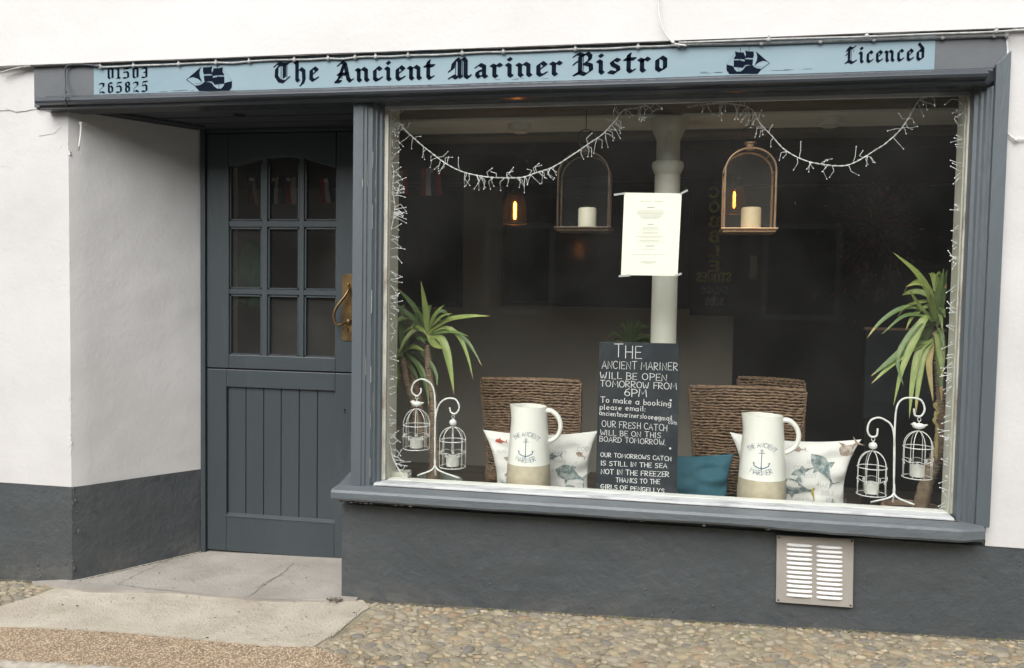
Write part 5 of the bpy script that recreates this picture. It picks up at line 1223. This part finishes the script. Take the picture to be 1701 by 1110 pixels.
for i in range(7):
    a = random.uniform(-.5, .5); xx, yy = 425 + random.uniform(-12, 12), 640 + i * 28; leaf(S2((xx, yy), (xx + random.choice((-1, 1)) * 12, yy + 14), (xx + random.choice((-1, 1)) * 14, yy + 50)), y_ - .035, y_ - .05, .016, M['leafdry'], Y2)
q = P(1517, 842, y_); MB().lathe((q.x, y_, 0), [(.09, 0), (.105, q.z * .5), (.115, q.z), (.106, q.z + .003), (.103, q.z - .01), (.103, q.z - .03)], 28).build('pot', M['pot'], Y2); MB().lathe((q.x, y_, q.z - .02), [(.102, 0), (.04, .006), (.001, .008)], 20).build('soil', M['soil'], Y2)
# dark small palm further back
y_ = 1.6; q = P(1045, 600, y_); Y3 = root('palm_plant', (q.x, y_, 0), 'small dark spiky plant in the room left of the white column', 'plant')
rg = random.Random(12)
for i in range(22):
    a = math.radians(rg.uniform(-10, 190)); L_ = rg.uniform(30, 62); leaf([(1045, 572), (1045 + math.cos(a) * L_ * .6, 572 - math.sin(a) * L_ * .6 - 6), (1045 + math.cos(a) * L_, 572 - math.sin(a) * L_ * .8 + 6)], y_, y_ + rg.uniform(-.1, .1), .020, M['leafd'], Y3)
MB().tube([(q.x, y_, .45), (q.x, y_, P(1045, 572, y_).z)], .018, 8).build('trunk', M['trunk'], Y3); MB().lathe((q.x, y_, 0), [(.12, 0), (.16, .4), (.15, .45), (.001, .44)], 20).build('pot', M['indark'], Y3)

# ---- hanging lanterns
def lantern(label, cxp, botp, topp, ringp, wpx, y, fm, candp, nk, gm):
    c = P(cxp, botp, y); w_ = (P(cxp + wpx / 2, botp, y) - P(cxp - wpx / 2, botp, y)).length; hw = w_ / 2 * .90; d = hw * .62; zb = c.z + .012; zt = P(cxp, topp, y).z; cx_ = c.x; zs = zt - hw * .92
    o = root('hanging_lantern', (cx_, y, zb), label, 'lantern', 'arched glass lanterns hanging in the window')
    def outline(r=1.0): return [(cx_ - hw * r, zb)] + [(cx_ - hw * r * math.cos(t), zs + (zt - zs) * r * math.sin(t)) for t in [pi * i / 18 for i in range(19)]] + [(cx_ + hw * r, zb)]
    mb = MB()
    for yy in (y - d, y + d): mb.tube([(x, yy, z) for x, z in outline()], .0042, 8)
    for s_ in (-1, 1): mb.tube([(cx_ + s_ * hw, y - d, zs), (cx_ + s_ * hw, y + d, zs)], .0035, 6)
    for s_ in (-1, 1):
        mb.box(cx_ + s_ * hw - .003, cx_ + s_ * hw + .003, y - d - .003, y - d + .012, zb, zs); mb.box(cx_ + s_ * hw - .003, cx_ + s_ * hw + .003, y + d - .012, y + d + .003, zb, zs)
        mb.tube([(cx_ + s_ * hw * .72, y - d, zs + (zt - zs) * .69), (cx_ + s_ * hw * .72, y + d, zs + (zt - zs) * .69)], .003, 6)
    mb.build('lantern_frame', fm, o, smooth=60)
    mb = MB(); mb.box(cx_ - hw * 1.12, cx_ + hw * 1.12, y - d * 1.25, y + d * 1.25, zb - .006, zb); mb.box(cx_ - hw * 1.05, cx_ + hw * 1.05, y - d * 1.12, y + d * 1.12, zb - .016, zb - .006); mb.build('lantern_base', fm, o, smooth=0, bevel=.001)
    # curved roof glass + front and back panes
    ol = outline(.985); n = len(ol); mb = MB(); mb.add([(x, y - d, z) for x, z in ol], [tuple(range(n))]); mb.build('glass_pane', gm, o, smooth=0)
    mb = MB(); mb.add([(x, y + d, z) for x, z in ol], [tuple(range(n))]); mb.build('glass_pane', gm, o, smooth=0)
    mb = MB(); mb.add([(x, y - d, z) for x, z in ol] + [(x, y + d, z) for x, z in ol], [(i, i + 1, n + i + 1, n + i) for i in range(n - 1)]); mb.build('glass_shell', gm, o, smooth=60)
    mb = MB(); mb.lathe((cx_, y, zt), [(.017, 0), (.017, .022), (.024, .024), (.024, .030), (.010, .033)], 16); mb.build('lantern_neck', fm, o)
    mb = MB(); rr = .020 + nk; zc_ = P(cxp, ringp, y).z - rr * .3; mb.tube([(cx_ + rr * math.cos(t), y, zt + .030 + rr + rr * math.sin(t)) for t in [2 * pi * i / 28 for i in range(29)]], .0022, 6); zt2 = zt + .030 + 2 * rr; mb.tube([(cx_, y, zt2), (cx_, y, 2.0)], .0018, 6); mb.build('hanging_ring', M['bronze'], o, smooth=180)
    rc = candp / 1350 * (y + 3.05) / 2; hc = rc * 2.2
    MB().lathe((cx_ + .012, y, zb), [(rc, 0), (rc, hc - .006), (rc * .9, hc), (rc * .3, hc - .002), (.001, hc - .003)], 20).build('candle', M['candle'], o); MB().tube([(cx_ + .012, y, zb + hc), (cx_ + .012, y, zb + hc + .012)], .0012, 5).build('wick', M['wick'], o)
lantern('dark bronze arched lantern with a cream candle near the left fairy light loop', 970, 384, 256, 205, 92, .27, M['bronze'], 30, .014, M['glass_clear'])
lantern('copper coloured arched lantern with a cream candle glowing amber from the bulb behind', 1241.5, 386, 250, 200, 92, .27, M['copper'], 31, .012, M['glass_lan'])

# ---- pendant bulbs
def pendant(label, cxp, top, bot, wpx, y, bulb):
    c = P(cxp, bot, y); zt = P(cxp, top, y).z; w_ = wpx / 1350 * (y + 3.05) / 2; H = zt - c.z
    o = root('pendant_lamp', (c.x, y, c.z), label, 'lamp', 'lit amber filament pendants')
    MB().tube([(c.x, y, zt + .03), (c.x, y, 2.03)], .003, 6).build('cord', M['wick'], o); MB().lathe((c.x, y, zt - .02), [(.014, 0), (.016, .03), (.008, .05)], 14).build('lamp_holder', M['bronze'], o)
    prof = [(w_, c.z), (w_ * .96, c.z + H * .3), (w_ * .86, c.z + H * .65), (w_ * .62, c.z + H * .9), (.02, zt)]; vs = []
    mb = MB(); n = 28
    for r, z in prof: vs += [(c.x + r * math.cos(2 * pi * k / n), y + r * math.sin(2 * pi * k / n), z) for k in range(n)]
    mb.add(vs, [(i * n + k, i * n + (k + 1) % n, (i + 1) * n + (k + 1) % n, (i + 1) * n + k) for i in range(len(prof) - 1) for k in range(n)]); mb.build('lamp_shade', M['glass_amber_glow'], o, smooth=180, recalc=False)
    mb = MB(); mb.tube([(c.x + w_ * math.cos(2 * pi * k / n), y + w_ * math.sin(2 * pi * k / n), c.z) for k in range(n + 1)], .0022, 5); mb.build('shade_rim', M['copper'], o, smooth=180)
    zb0, zb1, rb = bulb; za, zb_ = P(cxp, zb1, y).z, P(cxp, zb0, y).z
    mb = MB(); mb.lathe((c.x, y, 0), [(.001, za + .012), (rb * .5, za + .018), (rb * .55, zb_ - .022), (.001, zb_ - .012)], 12); mb.build('filament', M['filament'], o, smooth=180)
    mb = MB(); mb.lathe((c.x, y, 0), [(.002, za), (rb * .8, za + .005), (rb * 1.15, za + .02), (rb * 1.15, zb_ - .03), (rb * .6, zb_)], 16); mb.build('bulb', M['glass_bulb'], o, smooth=180)
pendant('lit amber bulb in a clear glass shade left of the dark lantern', 855, 319, 372, 42, 1.0, (331, 369, .013))
pendant('lit amber bulb in a glass shade seen behind the copper lantern', 1219, 308, 354, 42, 1.15, (314, 350, .010))

# ---- fairy lights
def lights(label, pl, y, seed, dens=1.0, down=True, rnd=1.0):
    rg = random.Random(seed); pts = spline([P(a, b, y) for a, b in pl], 6); o = root('string_lights', pts[0], label, 'string lights', 'white wire fairy lights strung inside the window')
    L_ = [0]
    for a, b in zip(pts, pts[1:]): L_.append(L_[-1] + (b - a).length)
    mb = MB(); n = int(L_[-1] / .008); path = []
    k = 0
    for i in range(n + 1):
        s_ = L_[-1] * i / n
        while k < len(pts) - 2 and L_[k + 1] < s_: k += 1
        path.append(pts[k].lerp(pts[k + 1], (s_ - L_[k]) / max(1e-6, L_[k + 1] - L_[k])))
    for ph in (0, pi): mb.tube([p + Vector((.0012 * math.cos(i * 1.2 + ph), .0012 * math.sin(i * .9 + ph), .0016 * math.sin(i * 1.2 + ph))) for i, p in enumerate(path)], .0013, 4)
    led = MB(); tw = MB()
    for j in range(int(L_[-1] / .0140 * dens)):
        i = rg.randrange(len(path)); p = path[i]; tg = (path[min(i + 1, n)] - path[max(i - 1, 0)]).normalized(); sd_ = Vector((-tg.z, 0, tg.x)) * rg.choice((-1, 1, 1 if not down else -1 if -tg.x > 0 else 1))
        if down and sd_.z > 0 and rg.random() < .6: sd_ = -sd_
        ln = rg.uniform(.026, .060) * rnd; d1 = (sd_ * rg.uniform(.5, 1) + tg * rg.uniform(-.9, .9)).normalized(); d2 = (sd_ * rg.uniform(.3, 1) + tg * rg.uniform(-.6, 1) + Vector((0, rg.uniform(-.15, .4), -.3 if down else 0))).normalized()
        a = p + d1 * ln * .45; b = a + d2 * ln * .6; tw.tube([p, p + d1 * ln * .25, a, b], .0011, 4)
        led.ball(b, .0019, 6, 4)
    mb.build('wire', M['wirew'], o, smooth=180); tw.build('light_twigs', M['wirew'], o, smooth=180, kind='stuff'); led.build('led_tips', M['led'], o, smooth=180, kind='stuff')
    return o
fy = .085
lights('left hand loop of white fairy lights sagging above the left bulb', [(640, 178), (652, 190), (670, 213), (698, 239), (718, 255), (741, 272), (767, 285), (799, 292.6), (827.5, 295.4), (865, 295), (888, 288), (914, 279.6), (937, 266.6), (963, 249.3), (979, 238), (996, 227), (1009, 215), (1023, 199), (1036, 183), (1056, 180), (1075, 176), (1085, 186)], fy, 21)
lights('right hand loop of white fairy lights hanging below the ceiling light', [(1142, 178), (1165, 174), (1200, 172), (1233, 175), (1251.5, 184.5), (1260.6, 202.8), (1282, 225.7), (1303.4, 248.7), (1334, 265.5), (1364.6, 273), (1401, 275.6), (1425.7, 267), (1453, 250), (1471.6, 238), (1496, 215), (1514.4, 187.5), (1527, 166), (1545, 160)], fy, 22, .8)
lights('tangled white fairy lights running down the left edge of the window', [(642, 182), (655, 196), (645, 215), (652, 235), (648, 260), (654, 285), (652, 318), (656, 345), (649, 390), (649, 420), (647, 448), (645, 494), (643, 512), (638, 548), (646, 575), (642, 600), (640, 620), (634, 642), (638, 668), (636, 692), (646, 730), (654, 764), (672, 795)], fy, 23, 1.5, False)
lights('tangled white fairy lights running down the right edge of the window', [(1592, 166), (1606, 186), (1600, 215), (1606, 245), (1603, 290), (1606, 330), (1604, 380), (1600, 420), (1593, 461), (1600, 488), (1591, 529), (1596, 560), (1588, 587), (1592, 625), (1588, 659), (1592, 680), (1584, 704), (1588, 735), (1591, 763), (1584, 790), (1586, 812), (1573, 851)], fy, 24, 2.3, False, 1.0)

# ---- bunting flags in the room
def flag(label, px0, px1, py0, py1, y, cols_, slant=0):
    a = P((px0 + px1) / 2, py0, y); o = root('bunting_flag', a, label, 'flag', 'striped flags hanging in the dark room'); k = len(cols_)
    for i, cm in enumerate(cols_):
        mb = MB(); xa, xb = lerp(px0, px1, i / k), lerp(px0, px1, (i + 1) / k)
        mb.grid(lambda u, v: P(lerp(xa, xb, u) + slant * v, lerp(py0, py1, v), y) + Vector((0, .006 * math.sin(v * 5 + i + u), 0)), 2, 8); mb.build('stripe', M[cm], o, smooth=180, recalc=False)
    mb = MB(); mb.ball(P((px0 + px1) / 2, py0 + 4, y - .008), .012, 8, 6); mb.build('pompom', M['white'], o, smooth=180)
for i, (a, b, c_, d, cl, sl_) in enumerate(((410, 424, 293, 340, ('navy', 'red', 'white'), 4), (446, 463, 294, 339, ('white', 'navy', 'white'), -2), (466, 492, 294, 339, ('navy', 'red', 'white'), 0), (530, 552, 296, 337, ('red', 'white', 'navy'), 5),
                                     (655, 676, 282, 322, ('navy', 'white', 'red'), 2), (699, 733, 280, 325, ('red', 'white', 'navy', 'red'), 0))):
    flag(['striped flag seen through the top left door pane', 'white striped flag at the left of the top middle door pane', 'red striped flag at the right of the top middle door pane', 'striped flag seen through the top right door pane', 'striped flag behind the left edge fairy lights', 'wide red white and navy flag above the left wall panel'][i], a, b, c_, d, 1.1, cl, sl_)
# green coat by the door
q = P(418, 420, 1.3); o = root('hanging_coat', (q.x, 1.3, 1.2), 'green fleece coat hanging inside, seen through the middle left door pane', 'coat')
mb = MB()
def coatfn(u, v):
    a = 2 * pi * u; z = lerp(P(418, 412, 1.3).z, P(418, 510, 1.3).z, v); r_ = .11 * math.sin(pi * min(1, .15 + v * .55)) ** .6 * (1 + .16 * math.sin(a * 5 + v * 3)); return Vector((q.x + r_ * math.cos(a), 1.3 + r_ * .6 * math.sin(a), z))
mb.grid(coatfn, 40, 16); mb.build('coat_body', M['green'], o, smooth=180); MB().ball((q.x, 1.3, P(418, 412, 1.3).z), .05, 12, 8).build('coat_hood', M['green'], o, smooth=180)
# dining table with crate-like chair seen through the door
q = P(466, 572, 2.1); o = root('dining_table', (q.x, 2.1, 0), 'plain wooden dining table in the room seen through the lowest door panes', 'table')
MB().box(q.x - .35, q.x + .45, 1.85, 2.4, .72, .75).build('table_top', M['tablewood'], o, smooth=0, bevel=.004)
for (a, b) in ((-.33, 1.87), (.38, 1.87), (-.33, 2.32), (.38, 2.32)): MB().box(q.x + a, q.x + a + .05, b, b + .05, 0, .72).build('leg', M['tablewood'], o, smooth=0)
# dried flower bundle
q = P(1455, 385, RB - .3); o = root('dried_flower_bundle', q, 'large bunch of dried dark red leaves hanging in the room behind the right yucca', 'dried flowers')
rg = random.Random(31); mb = MB()
for i in range(420):
    v = Vector((rg.gauss(0, .11), rg.gauss(0, .07), rg.gauss(-.02, .17))); c = q + v; d = (v + Vector((rg.uniform(-.1, .1), 0, -.05))).normalized(); s_ = d.cross(Vector((rg.random(), rg.random(), rg.random()))).normalized(); l_ = rg.uniform(.03, .07)
    mb.add([c, c + d * l_ * .5 + s_ * l_ * .22, c + d * l_, c + d * l_ * .5 - s_ * l_ * .22], [(0, 1, 2, 3)])
mb.build('dried_leaves', M['dried'], o, smooth=0, kind='stuff', recalc=False)
# small blackboard low on the right, chalk script
yq = 1.2; a = rect_on(1440, 548, 1562, 700, yq); o = root('menu_blackboard', ((a[0] + a[1]) / 2, yq, a[2]), 'small blackboard with faint chalk script behind the right yucca leaves', 'blackboard')
MB().box(a[0], a[1], yq, yq + .02, a[2], a[3]).build('board_panel', M['chalkboard'], o, smooth=0); MB().box(a[0] - .01, a[1] + .01, yq - .004, yq + .024, a[3], a[3] + .012).build('board_frame', M['tablewood'], o, smooth=0)
MB().box(a[0] + .02, a[0] + .05, yq + .025, yq + .055, 0, a[3] - .02).build('board_leg', M['frame_d'], o, smooth=0); MB().box(a[1] - .05, a[1] - .02, yq + .025, yq + .055, 0, a[3] - .02).build('board_leg', M['frame_d'], o, smooth=0)

# ================================================================== OPPOSITE SIDE OF THE STREET (seen only as reflection)
o = root('opposite_house', (0, -7.2, 0), 'dark stone house across the narrow street', 'building')
MB().box(-9, 9, -7.6, -7.0, -.2, 3.9).build('house_wall', M['stone'], o, smooth=0)
for x in (-5, -2.2, 1.2, 4.2):
    for z in (1.0,):
        w_ = MB().box(x, x + .9, -6.995, -6.97, z, z + 1.15).build('window', M['oppframe'], o, smooth=0); MB().box(x + .07, x + .83, -6.969, -6.960, z + .07, z + 1.08).build('pane', M['mirror'], w_, smooth=0)
mb = MB(); mb.add([(-9.2, -6.85, 3.85), (9.2, -6.85, 3.85), (9.2, -9.4, 5.0), (-9.2, -9.4, 5.0), (9.2, -7.6, 3.85), (-9.2, -7.6, 3.85)], [(0, 1, 2, 3), (0, 5, 4, 1), (3, 2, 4, 5), (0, 3, 5), (1, 4, 2)]); mb.build('roof', M['slate'], o, smooth=0)
